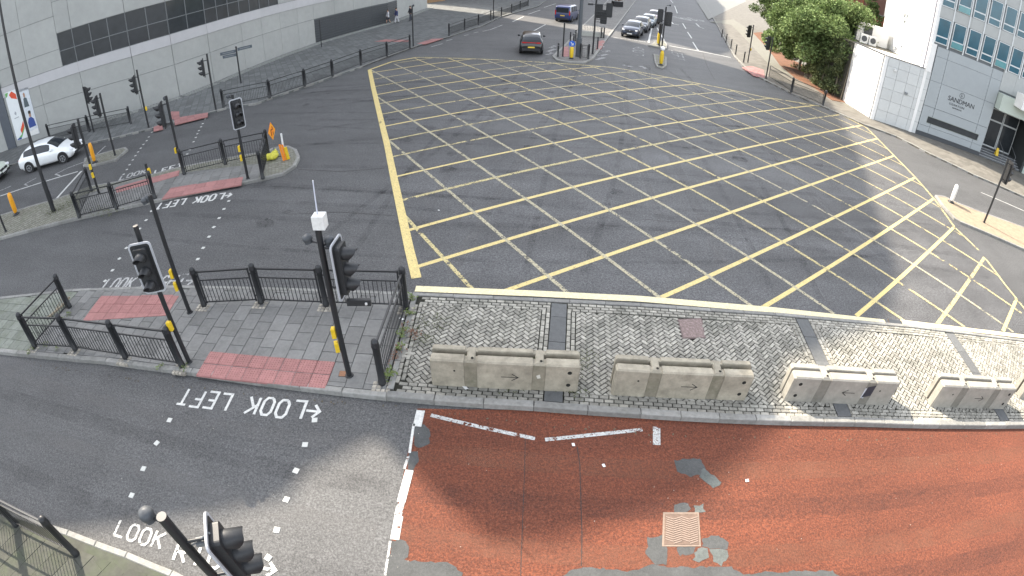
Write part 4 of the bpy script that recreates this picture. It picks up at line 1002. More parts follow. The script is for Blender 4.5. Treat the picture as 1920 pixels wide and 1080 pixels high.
# next block up the street on the left, whose shade covers the far carriageway
ob = thing('tall_building', 'brown brick block at the far end of the left pavement', 'building')
BM_ = brickmat('brown_block', (0.20, 0.13, 0.075), (0.14, 0.10, 0.07), 0.6, 0.2, 0, 0.02)
g = MB(); g.prism([(-17.5, 88.0), (-14.5, 92), (-5, 120), (10, 160), (26, 215), (-60, 215), (-60, 130)], -0.05, 44); g.build('wall', BM_, ob)
for k in range(6):
    g = MB(); g.box((-13.0+k*1.6, 96.5+k*4.7, 2.2), (0.3, 2.6, 2.4), R(-18)); g.build('window', GLASSD, ob)
lw = thing('brick_plinth', 'low brown brick plinth beyond the end of the long building', 'wall', (-13.5, 86.5, KH), R(60))
g = MB(); g.box((0, 0, 0.5), (5, 0.5, 1.0)); g.build('brickwork', brickmat('brown_plinth', (0.34, 0.20, 0.09), (0.2, 0.15, 0.1), 0.22, 0.075, 0), lw)
g = MB(); g.box((0, 0, 1.04), (5.1, 0.6, 0.08)); g.build('coping', KERB, lw)

# hotel on the right
FA = (29.36, 31.97)
FD = Vector((0.9368, -0.3498)); FN = Vector((FD.y, -FD.x))   # FN points to the street (towards -y)
def HM(s0=0): return Matrix(((FD.x, FN.x, 0, FA[0]+FD.x*s0), (FD.y, FN.y, 0, FA[1]+FD.y*s0), (0, 0, 1, 0), (0, 0, 0, 1)))
ht = thing('hotel_building', 'grey panelled hotel front with teal windows above a panelled base', 'building')
M = HM()
HT_ = 23.5
rect('core', mat('hotel_core', (0.12, 0.13, 0.135), 0.8), ht, M, -0.36, 6.0, -0.05, HT_, -13.2, -0.03)
rect('core', mat('hotel_core', (0.12, 0.13, 0.135), 0.8), ht, M, 6.0, 30, 4.2, HT_, -13.2, -0.03)
rect('plinth', DGREY, ht, M, 0.0, 6.0, KH-0.1, 0.42, -0.03, 0.03)
zs = [0.44, 2.45, 4.40, 6.27, 7.0]; ss = [0.0, 1.0, 5.0, 6.0]
for a, b in zip(zs[:-1], zs[1:]):
    for c, d in zip(ss[:-1], ss[1:]):
        if a == 0.44:
            for (z0, z1) in ((0.44, 0.95),): rect('cladding_panel', HOTEL, ht, M, c+.015, d-.015, z0+.01, z1-.01, -0.03, 0.05)
            if c == 1.0:
                rect('cladding_panel', HOTEL, ht, M, c+.015, d-.015, 0.96, 1.24, -0.03, 0.05); rect('cladding_panel', HOTEL, ht, M, c+.015, d-.015, 1.70, 2.43, -0.03, 0.05)
            else:
                u0, u1 = (c+.015, 0.64) if c == 0 else (5.38, d-.015)
                rect('cladding_panel', HOTEL, ht, M, u0, u1, 0.96, 2.43, -0.03, 0.05)
                v0, v1 = (0.64, d-.015) if c == 0 else (c+.015, 5.38)
                rect('cladding_panel', HOTEL, ht, M, v0+.002, v1-.002, 0.96, 1.24, -0.03, 0.05); rect('cladding_panel', HOTEL, ht, M, v0+.002, v1-.002, 1.70, 2.43, -0.03, 0.05)
        else: rect('cladding_panel', HOTEL, ht, M, c+.015, d-.015, a+.01, b-.01, -0.03, 0.05)
rect('slit_window', GLASSD, ht, M, 0.64, 5.38, 1.24, 1.70, -0.06, -0.025)
for (s0, s1, z0, z1) in ((0.62, 5.40, 1.70, 1.725), (0.62, 5.40, 1.215, 1.24), (0.615, 0.64, 1.24, 1.70), (5.38, 5.405, 1.24, 1.70)): rect('window_frame', mat('frame_olive', (0.16, 0.18, 0.15), 0.6), ht, M, s0, s1, z0, z1, -0.03, 0.06)
# upper floors
for fl in range(6):
    zb = 7.22+2.80*fl
    for k in range(15):
        s0 = -0.36+1.345*k
        wd_ = rect('window', FRAMEW, ht, M, s0, s0+1.06, zb, zb+1.92, -0.03, 0.03)
        gl = GLASSB2 if (k, fl) in ((1, 0), (4, 0), (1, 1)) else GLASSB
        rect('pane', GLASSB, wd_, M, s0+0.06, s0+1.0, zb+0.58, zb+1.86, 0.03, 0.036)
        if gl is GLASSB2:   # top hung light standing open
            rect('open_light', gl, wd_, M, s0+0.04, s0+1.02, zb+0.05, zb+0.50, 0.06, 0.10)
        else: rect('pane', GLASSB, wd_, M, s0+0.06, s0+1.0, zb+0.07, zb+0.48, 0.03, 0.036)
        rect('mullion', FRAMEW, ht, M, s0+1.10, s0+1.20, zb-0.2, zb+2.6, -0.03, 0.075)
    for k in range(8):
        s0 = -0.36+2.69*k; rect('spandrel_panel', SPAN, ht, M, s0, s0+2.68, zb+1.95, zb+2.77, -0.03, 0.02)
for k in range(15): rect('spandrel_panel', SPAN, ht, M, 6.02+1.345*k if k else 6.02, 6.02+1.345*(k+1)-.01, 5.6, 7.18, -0.03, 0.02) if k < 12 else None
# gable end in the sun
GN = 13.2
gm = Matrix(((FN.x*-1, -FD.x, 0, FA[0]-0.37*FD.x), (FN.y*-1, -FD.y, 0, FA[1]-0.37*FD.y), (0, 0, 1, 0), (0, 0, 0, 1)))
rect('gable_wall', WHITEW, ht, gm, -0.05, GN+0.1, 0, HT_, 0.0, 0.25)
wv = rect('vent_window', FRAMEW, ht, gm, 6.3, 7.6, 8.2, 8.62, 0.25, 0.28)
rect('pane', GLASSD, wv, gm, 6.4, 6.8, 8.26, 8.56, 0.28, 0.285); rect('pane', GLASSD, wv, gm, 7.0, 7.5, 8.26, 8.56, 0.28, 0.285)
wv = rect('vent_window', FRAMEW, ht, gm, 6.6, 7.3, 7.75, 8.1, 0.25, 0.28); rect('pane', GLASSD, wv, gm, 6.7, 7.2, 7.80, 8.05, 0.28, 0.285)
rect('drainpipe', mat('pipe_grey', (0.30, 0.30, 0.33), 0.5), ht, gm, 0.25, 0.40, 5.0, HT_, 0.25, 0.36)
rect('corner_fin', WHITEW, ht, M, -0.55, -0.10, 4.95, 7.1, -0.2, 0.10)
rect('plant_door', mat('door_grey', (0.20, 0.21, 0.22), 0.6), ht, gm, 1.2, 2.3, 5.0, 6.3, 0.25, 0.30)
# lettering on the base
def text3(body, s, z, size, m, parent, name, sp=1.0, ext=0.012):
    cu = bpy.data.curves.new(name, 'FONT'); cu.body = body; cu.size = size; cu.align_x = 'LEFT'; cu.extrude = ext; cu.space_character = sp
    f = bpy.data.objects.new(name, cu); COL.objects.link(f); bpy.context.view_layer.update()
    me = bpy.data.meshes.new_from_object(f.evaluated_get(bpy.context.evaluated_depsgraph_get()))
    bpy.data.objects.remove(f); bpy.data.curves.remove(cu)
    me.materials.clear(); me.materials.append(m)
    T = Matrix(((FD.x, 0, FN.x, 0), (FD.y, 0, FN.y, 0), (0, 1, 0, 0), (0, 0, 0, 1)))
    T.translation = HM() @ Vector((s, 0.062, z))
    o = put(name, me, parent); o.matrix_local = T
    return o
SIGND = mat('sign_dark', (0.035, 0.038, 0.042), 0.5)
sg = thing('hotel_sign', 'dark letters and ring emblem of the hotel name on the grey panelled base', 'sign', (0, 0, 0))
text3('SANDMAN', 1.84, 3.43, 0.50, SIGND, sg, 'sign_lettering')
text3('SIGNATURE', 2.06, 3.14, 0.21, SIGND, sg, 'sign_lettering', 1.35)
text3('NEWCASTLE', 2.42, 2.93, 0.13, SIGND, sg, 'sign_lettering', 1.2)
text3('S', 2.87, 3.98, 0.30, SIGND, sg, 'sign_emblem')
g = MB()
for k in range(24):
    a0, a1 = 2*PI*k/24, 2*PI*(k+1)/24
    P = []
    for (a, r_) in ((a0, 0.19), (a1, 0.19), (a1, 0.225), (a0, 0.225)): P.append(HM() @ Vector((2.97+r_*math.cos(a), 0.062, 4.08+r_*math.sin(a))))
    g.add(P, [[0, 1, 2, 3]])
build_fix(g, 'sign_ring', SIGND, sg)
# entrance recess, steps, canopy
rect('recess_wall', mat('recess_dark', (0.045, 0.05, 0.05), 0.7), ht, M, 6.0, 10.6, -0.05, 4.2, -3.2, -3.0)
rect('recess_side', mat('recess_dark', (0.045, 0.05, 0.05), 0.7), ht, M, 10.4, 10.6, -0.05, 4.2, -3.0, -0.05)
for k in range(4): rect('step', mat('step_stone', (0.10, 0.105, 0.11), 0.8, var=0.1), ht, M, 6.02, 10.38, KH-0.1, KH+0.14*(k+1), -0.15-0.33*(k+1)-(1.6 if k == 3 else 0), -0.15-0.33*k)
for k in range(4): rect('step_nosing', mat('nosing', (0.32, 0.33, 0.34), 0.6), ht, M, 6.03, 10.37, KH+0.14*(k+1)-0.03, KH+0.14*(k+1)+0.004, -0.19-0.33*k, -0.145-0.33*k)
for (s0, s1) in ((6.1, 7.2), (7.25, 8.6), (8.65, 10.2)):
    dr = rect('entrance_door', FRAMEW, ht, M, s0, s1, 0.68, 3.9, -2.4, -2.34)
    rect('pane', GLASSD, dr, M, s0+0.08, s1-0.08, 0.8, 2.85, -2.34, -2.33); rect('pane', GLASSD, dr, M, s0+0.08, s1-0.08, 2.98, 3.82, -2.34, -2.33)
rect('canopy', mat('canopy_green', (0.42, 0.47, 0.42), 0.6), ht, M, 6.03, 16, 4.2, 5.45, -0.02, 0.9)
rect('canopy', WHITEW, ht, M, 7.2, 16, 5.0, 6.1, 0.9, 2.2)
rect('base_wall', mat('base_pale_green', (0.40, 0.46, 0.42), 0.6, var=0.05), ht, M, 10.6, 30, -0.05, 4.18, -3.0, 0.0)
rect('base_pier', WHITEW, ht, M, 11.2, 11.8, KH, 4.2, 0.0, 0.4)
rl = thing('stair_rail', 'slim metal handrail on the dark steps of the hotel entrance', 'handrail')
for s in (8.3, 9.6):
    p0 = HM() @ Vector((s, -0.2, KH)); p1 = HM() @ Vector((s, -1.5, KH+0.56))
    g = MB(); g.cyl(p0, p0+Vector((0, 0, 1)), .025); g.cyl(p1, p1+Vector((0, 0, 1)), .025); g.cyl(p0+Vector((0, 0, 1)), p1+Vector((0, 0, 1)), .025); g.build('rail', GREYM, rl)
p = HM() @ Vector((8.0, -0.75, KH+0.42))
wf = thing('wet_floor_sign', 'yellow folding wet floor sign standing on the hotel steps', 'sign', p, R(-20))
for sgn in (-1, 1):
    g = MB(); g.add([(-.15, sgn*.16, 0), (.15, sgn*.16, 0), (.11, sgn*.01, .62), (-.11, sgn*.01, .62), (-.15, sgn*.13, 0), (.15, sgn*.13, 0), (.11, 0, .6), (-.11, 0, .6)],
                  [[0, 1, 2, 3], [7, 6, 5, 4], [0, 3, 7, 4], [1, 5, 6, 2], [3, 2, 6, 7], [0, 4, 5, 1]]); build_fix(g, 'board', YEL, wf)
bb = thing('bollard', 'short black post at the foot of the pale wall right of the hotel entrance', 'bollard', (39.420, 28.536, 0.120))
g = MB(); g.lathe([(.09, 0), (.09, .9), (.06, .98), (0, 1.0)], 12); g.build('post', BLACKM, bb)

# annex with white panels in front of the gable
an = thing('annex_wall', 'low white tiled annex wall left of the hotel base', 'wall')
CA, CB = (25.90, 33.57), (29.33, 31.99)
M2, L2 = wall_frame(CA, CB)
AH = 5.05
g = MB(); g.prism([(25.93, 33.65), (29.2, 32.15), (31.0, 37.6), (26.0, 38.0)], -0.05, AH-0.06); g.build('core', WHITEW, an)
g = MB(); g.prism([(26.0, 38.02), (31.0, 37.62), (33.4, 44.6), (26.0, 45.2)], -0.05, AH-0.07); g.build('rear_wall', mat('dark_ivy_wall', (0.07, 0.065, 0.05), 0.95, var=0.3), an)
zz = [KH, 1.0, 1.85, 2.7, 3.55, 4.4, AH]
for a, b in zip(zz[:-1], zz[1:]):
    for j in range(4): rect('wall_tile', TILEW, an, M2, 0.30+j*(L2-0.30)/4+.008, 0.30+(j+1)*(L2-0.30)/4-.008, a+.008, b-.008, 0.0, 0.07)
rect('corner_post', WHITEW, an, M2, 0.0, 0.27, KH, AH, -0.02, 0.09)
rect('coping', DGREY, an, M2, 0.0, L2, AH, AH+0.06, -0.25, 0.10)
M3, L3 = wall_frame((25.93, 45.0), (25.90, 33.6))
for a, b in zip(zz[:-1], zz[1:]):
    for j in range(3):
        z = rect('wall_tile', WHITEW, an, M3, L3-0.12-(j+1)*1.25+.006, L3-0.12-j*1.25-.006, a+.006, b-.006, 0.0, 0.06)
rect('coping', DGREY, an, M3, L3-4.3, L3, AH, AH+0.06, -0.25, 0.09)
for (s, z, nm) in ((0.85, 4.15, 'wall_lamp'), (2.1, 2.75, 'wall_vent')): rect(nm, WPLAS if nm == 'wall_lamp' else GREYM, an, M2, s, s+0.22, z, z+0.16, 0.07, 0.2)
pr = thing('plant_room', 'small white plant room on the annex roof with a grey louvre', 'hut', (30.6, 42.6, AH-0.06), R(-20))
g = MB(); g.box((0, 0, 0.85), (3.0, 2.0, 1.7)); g.build('box', WHITEW, pr)
g = MB(); g.box((-0.5, -1.02, 1.1), (0.8, 0.06, 0.7)); g.build('louvre', DGREY, pr)
for k, (x, y) in enumerate(((28.6, 40.6), (29.35, 40.3))):
    ac = thing('condenser_unit', ['white fan unit on the annex roof, the one nearer the ivy', 'white fan unit on the annex roof, the one nearer the hotel'][k], 'fan unit', (x, y, AH-0.06), R(-20), 'condenser units on the annex roof')
    g = MB(); g.box((0, 0, 0.4), (0.7, 0.35, 0.8), bev=0.02); g.build('casing', WPLAS, ac)
    g = MB(); g.cyl((0, -0.17, 0.42), (0, -0.19, 0.42), 0.26, n=16); g.build('fan_grille', DGREY, ac)
for k, (x, y, hh) in enumerate(((28.7, 36.2, 0.8), (29.9, 37.0, 1.2))):
    ae = thing('roof_aerial', ['short grey aerial on the annex roof edge', 'taller grey aerial on the annex roof beside the hotel gable'][k], 'aerial', (x, y, AH-0.06))
    g = MB(); g.cyl((0, 0, 0), (0.1, 0, hh), .03); g.build('mast', GREYM, ae)
    g = MB(); g.ball((0.1, 0, hh*0.7), .12, 8); g.cyl((-.2, 0, hh*.9), (.3, 0, hh*.8), .03); g.build('head', GREYM, ae)
# red brick houses behind
rb = thing('brick_building', 'red brick wall and roof terraces behind the tree, left of the white gable', 'building')
BR_ = brickmat('red_brick', (0.24, 0.088, 0.05), (0.17, 0.12, 0.10), 0.45, 0.15, 0, 0.015)
def farbox(name, m, x0, x1, y0, y1, dist, depth, zfloor=None): pass
g = MB(); g.prism([(40.2, 62.5), (45.2, 60.2), (49, 68), (44, 70.5)], -0.05, 7.6); g.build('wall', REDBRK, rb)
g = MB(); g.prism([(41.2, 66.2), (44.6, 64.8), (49, 74), (45, 76)], 7.6, 11.0); g.build('wall', BR_, rb)
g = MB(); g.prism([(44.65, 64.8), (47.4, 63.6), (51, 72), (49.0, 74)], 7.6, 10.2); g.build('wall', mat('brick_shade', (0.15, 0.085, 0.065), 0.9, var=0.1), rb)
g = MB(); g.prism([(39.0, 70), (48, 66), (52, 78), (44, 80)], 11.0, 16.0); g.build('upper_storey', mat('teal_cladding', (0.12, 0.17, 0.17), 0.6, var=0.1), rb)
g = MB(); g.prism([(40.1, 62.4), (45.3, 60.0), (45.4, 60.3), (40.2, 62.7)], 7.6, 7.75); g.build('coping', KERB, rb)

# ---------------------------------------------------------------- guard rails
q = MB(); q.lathe([(.085, 0), (.085, .10), (.072, .12), (.072, 1.00), (.086, 1.01), (.086, 1.06), (.075, 1.10), (.080, 1.12), (.068, 1.18), (.03, 1.21), (0, 1.215)], 14)
POST_ME = q.mesh('post', BLACKM)
q = MB(); q.box((0, 0, 0.46), (0.014, 0.014, 0.68)); BAR_ME = q.mesh('bar', BLACKM)
PANELS = {}
def panel(parent, a, b, single, top=1.06):
    """one railing panel between two posts, in the parent's local space"""
    a, b = Vector(a), Vector(b); d = b-a; Ln = d.length-0.20; ang = math.atan2(d.y, d.x); c = (a+b)/2
    g = MB()
    for z, t in ((top, 0.04), (0.80, 0.03), (0.12, 0.03)): g.box((0, 0, z), (Ln, t, t))
    for s in (-1, 1): g.box((s*(Ln/2-0.018), 0, (top+0.10)/2), (0.036, 0.034, top-0.06))
    for s in (-1, 1):
        for z in (0.25, 0.92): g.box((s*(Ln/2+0.04), 0, z), (0.08, 0.03, 0.03))
    p = g.build('panel', BLACKM, parent, (c.x, c.y, 0)); p.rotation_euler = (0, 0, ang)
    n = max(3, int(Ln/0.105)); acc = MB()
    for i in range(1, n):
        x = -Ln/2+Ln*i/n
        if single: put('bar', BAR_ME, p, (x, 0, 0))
        else: acc.box((x, 0, 0.46), (0.014, 0.014, 0.68))
    if not single:
        o = acc.build('bars', BLACKM, p); o['kind'] = 'stuff'
    return p
def guardrail(label, pts, z=KH, single=False, skip=(), noposts=(), group='black guard rails round the junction', sett=False, lean=None):
    t = thing('guardrail', label, 'guard rail', (pts[0][0], pts[0][1], z), 0, group)
    loc = [(p[0]-pts[0][0], p[1]-pts[0][1]) for p in pts]
    for i, p in enumerate(loc):
        if i in noposts: continue
        o = put('post', POST_ME, t, (p[0], p[1], 0)); o.rotation_euler = (rnd.uniform(-.015, .015), rnd.uniform(-.015, .015), 0)
        if sett: setts(*pts[i])
    for i in range(len(loc)-1):
        if i in skip: continue
        panel(t, loc[i], loc[i+1], single)
    return t
gA = [(-13.154, 7.430), (-11.393, 7.551), (-9.412, 7.501), (-7.536, 7.440)]
guardrail('three panel black guard rail along the near kerb, left of the big red tactile paving', gA, single=True, sett=True)
gB = [(-13.154, 7.430), (-13.115, 9.261)]
guardrail('single black guard rail panel closing the left end of the front island', gB, single=True, noposts=(0,))
gC = [(-8.074, 9.710), (-6.397, 9.937), (-4.568, 9.943), (-2.523, 9.960)]
guardrail('three panel black guard rail along the far edge of the front island', gC, single=True, sett=True)
gD = [(-2.523, 9.960), (-2.597, 7.440)]
guardrail('black guard rail running across the island beside the weeds and the first concrete barrier', gD, single=True, noposts=(0,))
setts(gD[1][0], gD[1][1])
gE = [(-7.521, 2.268, 0.120)[:2], (-5.9, 3.05), (-7.6, 3.9)]
g0 = Vector((-7.676, 2.355, 1.300)[:2])
gE = [tuple(g0), tuple(g0+Vector((-1.95, 0.08))), tuple(g0+Vector((-3.9, 0.16)))]
guardrail('black guard rail in the bottom left corner of the picture on the sunlit pavement', gE, single=True)
guardrail('two panel guard rail on the left island nearest its kerb, seen against red tactile paving', [(-17.666, 14.894), (-15.846, 15.476), (-14.262, 16.258)])
guardrail('short guard rail panel closing the left end of the left island', [(-17.666, 14.894), (-19.130, 17.428)], noposts=(0,))
guardrail('two panel guard rail along the far edge of the left island, behind a bordered signal', [(-14.150, 18.494), (-12.444, 19.351), (-10.643, 20.147)])
guardrail('short guard rail panel across the left island beside the orange diamond sign', [(-10.643, 20.147), (-9.783, 17.663)], noposts=(0,))
guardrail('guard rail on the left pavement behind the white car', [(-32.213, 26.756), (-28.123, 27.052), (-24.441, 27.447)])
guardrail('long six panel guard rail along the left pavement beside the junction', [(-17.697, 28.559), (-15.028, 29.826), (-13.558, 32.159), (-12.464, 34.587), (-11.376, 37.831), (-10.095, 40.705), (-8.924, 43.936)])
guardrail('farthest guard rail on the left pavement, beyond the red paved crossing', [(-6.542, 50.534), (-5.490, 54.410), (-4.393, 58.117), (-3.334, 62.426), (-2.272, 66.317), (-1.144, 70.778), (-0.078, 75.885), (1.063, 80.973)])
guardrail('two panel guard rail at the right kerb in front of the trees', [(20.709, 41.931), (20.655, 37.359), (22.109, 34.688)], noposts=(0,))
guardrail('short guard rail panel on the centre island behind the blue and yellow bollard', [(4.646, 41.028), (5.235, 40.801)])
# pale low rail round the raised bed of the centre island
t = thing('planter_wall', 'low pale railed kerb wall across the centre island', 'wall', (*(6.902, 53.045, 0.120)[:2], KH), R(-4))
g = MB(); g.box((0, 0, 0.25), (2.6, 0.3, 0.5), bev=0.03); g.build('wall', mat('pale_wall', (0.36, 0.36, 0.33), 0.9, var=0.1), t)
for k in range(16):
    g = MB(); g.box((-1.2+k*0.16, 0, 0.8), (0.03, 0.03, 0.6)); g.build('bar', GREYM, t)
g = MB(); g.box((0, 0, 1.1), (2.6, 0.06, 0.06)); g.build('rail', GREYM, t)

# ---------------------------------------------------------------- traffic signals
def rbox(w, h, r, n=4):
    P = []
    for cx, cy, a0 in ((w/2-r, h/2-r, 0), (-w/2+r, h/2-r, 90), (-w/2+r, -h/2+r, 180), (w/2-r, -h/2+r, 270)):
        for k in range(n+1): a = R(a0+90*k/n); P.append((cx+r*math.cos(a), cy+r*math.sin(a)))
    return P
def yz_prism(g, poly, x0, x1):
    n = len(poly); P = [(x0, y, z) for y, z in poly]+[(x1, y, z) for y, z in poly]
    g.add(P, [list(range(n))[::-1], list(range(n, 2*n))]+[[i, (i+1) % n, n+(i+1) % n, n+i] for i in range(n)])
q = MB(); yz_prism(q, rbox(0.52, 1.18, 0.09), -0.01, 0.01); BOARD_ME = q.mesh('backboard', BLACKP)
q = MB(); o_, i_ = rbox(0.53, 1.19, 0.09), rbox(0.45, 1.11, 0.06); n_ = len(o_)
P = [(0.014, y, z) for y, z in o_]+[(0.014, y, z) for y, z in i_]+[(-0.012, y, z) for y, z in o_]
q.add(P, [[k, (k+1) % n_, n_+(k+1) % n_, n_+k] for k in range(n_)]+[[2*n_+k, 2*n_+(k+1) % n_, (k+1) % n_, k] for k in range(n_)]); BORD_ME = q.mesh('border', WBORD)
q = MB(); yz_prism(q, rbox(0.32, 1.0, 0.05), -0.045, 0.10); CASE_ME = q.mesh('casing', BLACKP)
q = MB(); q.cyl((0.10, 0, 0), (0.112, 0, 0), 0.105, n=18); LENS_ME = q.mesh('lens', LENS)
q = MB(); P = []; n_ = 14
for k in range(n_+1):
    a = R(-50+280*k/n_); cy, cz = math.cos(a)*0.118, math.sin(a)*0.118
    ln = 0.10+0.15*max(0.0, min(1.0, (math.sin(a)+0.75)/1.4))
    P += [(0.10, cy, cz), (0.10+ln, cy*1.04, cz*1.04-ln*0.12), (0.10, cy*0.94, cz*0.94), (0.10+ln, cy*0.98, cz*0.98-ln*0.12)]
F = []
for k in range(n_):
    b = 4*k; F += [[b, b+1, b+5, b+4], [b+2, b+6, b+7, b+3], [b+1, b+3, b+7, b+5]]
q.add(P, F, True); HOOD_ME = q.mesh('hood', BLACKP)
q = MB(); q.box((-0.02, 0, 0), (0.085, 0.11, 0.25), bev=0.02); BTN_ME = q.mesh('button_box', YEL)
q = MB(); q.ball((0, 0, 0), 0.10, 12, (1, 1, 0.85)); q.cyl((0, 0, 0), (-0.02, 0, -0.09), 0.08); DOME_ME = q.mesh('detector', DGREY)
def head(parent, az, hz, fwd=0.24, lat=0.0, border=False, board=True, tilt=0.0, scale=1.0):
    h = thing_part('signal_head', parent, (0, 0, 0))
    a = R(az)
    c = Vector((math.cos(a)*fwd-math.sin(a)*lat, math.sin(a)*fwd+math.cos(a)*lat, hz))
    me = CASE_ME
    h = put('signal_head', me, parent, c, a); h.rotation_euler = (0, tilt, a); h.scale = (scale,)*3
    if board:
        put('backboard', BOARD_ME, h, (-0.02, 0, 0))
        if border: put('border', BORD_ME, h, (-0.02, 0, 0))
    for k in range(3):
        put('hood', HOOD_ME, h, (0, 0, 0.325-0.325*k)); put('lens', LENS_ME, h, (0, 0, 0.325-0.325*k))
    for z in (0.42, -0.42):
        g = MB(); g.cyl((0, 0, hz+z), (c.x-math.cos(a)*0.05, c.y-math.sin(a)*0.05, hz+z), 0.022, n=8); g.build('bracket', BLACKM, parent)
    return h
def thing_part(*a): return None
def signal(label, base, h, heads=(), buttons=(), detectors=(), r=0.057, z=KH, group='traffic signals round the junction', name='traffic_signal', cat='traffic light', lean=(0, 0), arms=()):
    t = thing(name, label, cat, (base[0], base[1], z), 0, group)
    t.rotation_euler = (lean[0], lean[1], 0)
    g = MB(); g.cyl((0, 0, -0.02), (0, 0, h), r, r, 14); g.cyl((0, 0, 0), (0, 0, 0.03), r*1.6, r*1.4, 14); g.build('pole', BLACKM, t)
    for hd in heads: head(t, **hd)
    for (az, bz) in buttons:
        o = put('button_box', BTN_ME, t, (math.cos(R(az))*(r+0.07), math.sin(R(az))*(r+0.07), bz), R(az))
    for (az, dz, ln) in detectors:
        o = put('detector', DOME_ME, t, (math.cos(R(az))*ln, math.sin(R(az))*ln, dz), R(az))
        g = MB(); g.cyl((0, 0, dz-0.05), (math.cos(R(az))*ln, math.sin(R(az))*ln, dz-0.05), 0.02, n=8); g.build('bracket', BLACKM, t)
    return t
# the tall detector post with its signal by the concrete barriers
s1 = signal('traffic signal pole by the concrete barriers carrying a grey box with a whip aerial', (-3.356, 7.610, 0.120), 3.548, r=0.06,
            heads=[dict(az=-4, hz=2.710, fwd=0.30, lat=0.02, border=True)], buttons=[(188, 1.20), (200, 0.85)],
            detectors=[(165, 3.28, 0.28), (40, 3.22, 0.17)])
q = MB(); q.box((0.05, 0.02, 3.66), (0.22, 0.20, 0.26), bev=0.01); q.build('junction_box', WPLAS, s1)
q = MB(); q.cyl((0.0, 0.0, 3.4), (0.03, 0.0, 3.55), .035); q.build('clamp', DGREY, s1)
q = MB(); q.cyl((0.03, 0.02, 3.78), (0.05, 0.02, 4.42), .014, .010, 8); q.build('aerial', mat('aerial_white', (0.5, 0.52, 0.6), 0.4), s1)
q = MB(); q.box((0.55, -0.05, 2.00), (0.46, 0.07, 0.13), R(4)); q.build('indicator_box', BLACKP, s1)
q = MB(); q.box((0.70, -0.095, 2.0), (0.04, 0.03, 0.04)); q.build('indicator_lamp', WPLAS, s1)
# front left signal facing the camera
signal('traffic signal with a white bordered board facing the camera on the front island', ((-7.521, 7.442, 0.120)[0]+0.10, (-7.521, 7.442, 0.120)[1]+0.16, 0), 3.623,
       heads=[dict(az=-72, hz=2.713+0.05, fwd=0.26, lat=0.05, border=True)], buttons=[(-90, 1.18)])
# slim pole with a detector pair behind it
signal('bare pole with two detectors at its top, beside the white bordered signal', (-8.379, 9.391, 0.120), 3.423, buttons=[(195, 1.25), (210, 0.88)],
       detectors=[(185, 3.423-0.12, 0.20), (150, 3.423-0.08, 0.10)])
# bottom left signal close to the camera
s3 = signal('close traffic signal at the bottom left edge, seen from above beside its round detector', (-3.43, 2.02, 0), 3.48, r=0.062,
            heads=[dict(az=24, hz=2.52, fwd=0.37, lat=0.0, border=True)], detectors=[(176, 3.40, 0.26)])
q = MB(); q.cyl((0, 0, 2.94), (0.36, 0.16, 2.94), 0.016, n=8); q.box((0.17, 0.08, 2.88), (0.1, 0.1, 0.05), R(25)); q.cyl((0, 0.02, 2.80), (0.34, 0.14, 3.04), .014, n=8); q.build('bracket', GREYM, s3)
# left island and left pavement
signal('traffic signal with a white bordered board on the left island, before its far rail', (-10.492, 17.716, 0.120), 3.464,
       heads=[dict(az=-42, hz=2.745, fwd=0.26, lat=0.0, border=True)], buttons=[(190, 1.30), (205, 0.92)], detectors=[(170, 3.464-0.05, 0.22)])
signal('traffic signal facing left at the left end of the far rail of the left island', (-14.290, 18.619, 0.120), 3.540,
       heads=[dict(az=207, hz=2.776, fwd=0.30, lat=0.0)], buttons=[(190, 1.10)], detectors=[(160, 3.540-0.1, 0.12)])
signal('black pole between the yellow bollard and the short guard rail on the left island', (-18.302, 17.076, 0.120), 3.558,
       heads=[dict(az=207, hz=2.829, fwd=0.30, lat=0.02)], buttons=[(-60, 1.35), (-60, 0.95)])
signal('push button post at the right end of the left island guard rail', (-14.397, 16.408, 0.120), 1.460, buttons=[(-10, 1.15)], name='button_post', cat='button post')
signal('traffic signal on the small island facing left in front of the pale wall', (-21.186, 21.822, 0.120), 3.518, heads=[dict(az=207, hz=2.859, fwd=0.27, lat=0)])
signal('left facing signal on the left pavement just past the short rail', (-21.877, 26.101, 0.120), 3.644, heads=[dict(az=207, hz=2.783, fwd=0.27, lat=0)], buttons=[(20, 1.2)])
signal('thin signal pole with a narrow board, behind the rail by the pale wall', (-27.538, 26.890, 0.120), 3.152, heads=[dict(az=60, hz=2.524, fwd=0.15, lat=0)])
signal('traffic signal on the left pavement at the red paved crossing, facing left', (-18.068, 28.245, 0.120), 3.535, heads=[dict(az=207, hz=2.731, fwd=0.32, lat=0)])
signal('bare black pole beside the red paved crossing on the far left pavement', (-8.847, 44.936, 0.120), 3.553, detectors=[(0, 3.553, 0.1)], name='signal_pole', cat='pole')
signal('thin black pole at the edge of the far left pavement before the guard rail end', (-3.086, 63.479, 0.120), 3.6, name='signal_pole', cat='pole')
signal('short black post standing by the dark louvres of the long building', (-17.849, 47.210, 0.120), 2.6, name='post', cat='pole', r=0.045)
signal('short black pole at the left edge of the picture beside the amber bollard', (-22.262, 13.997, 0.120), 1.9, name='post', cat='pole', r=0.05)
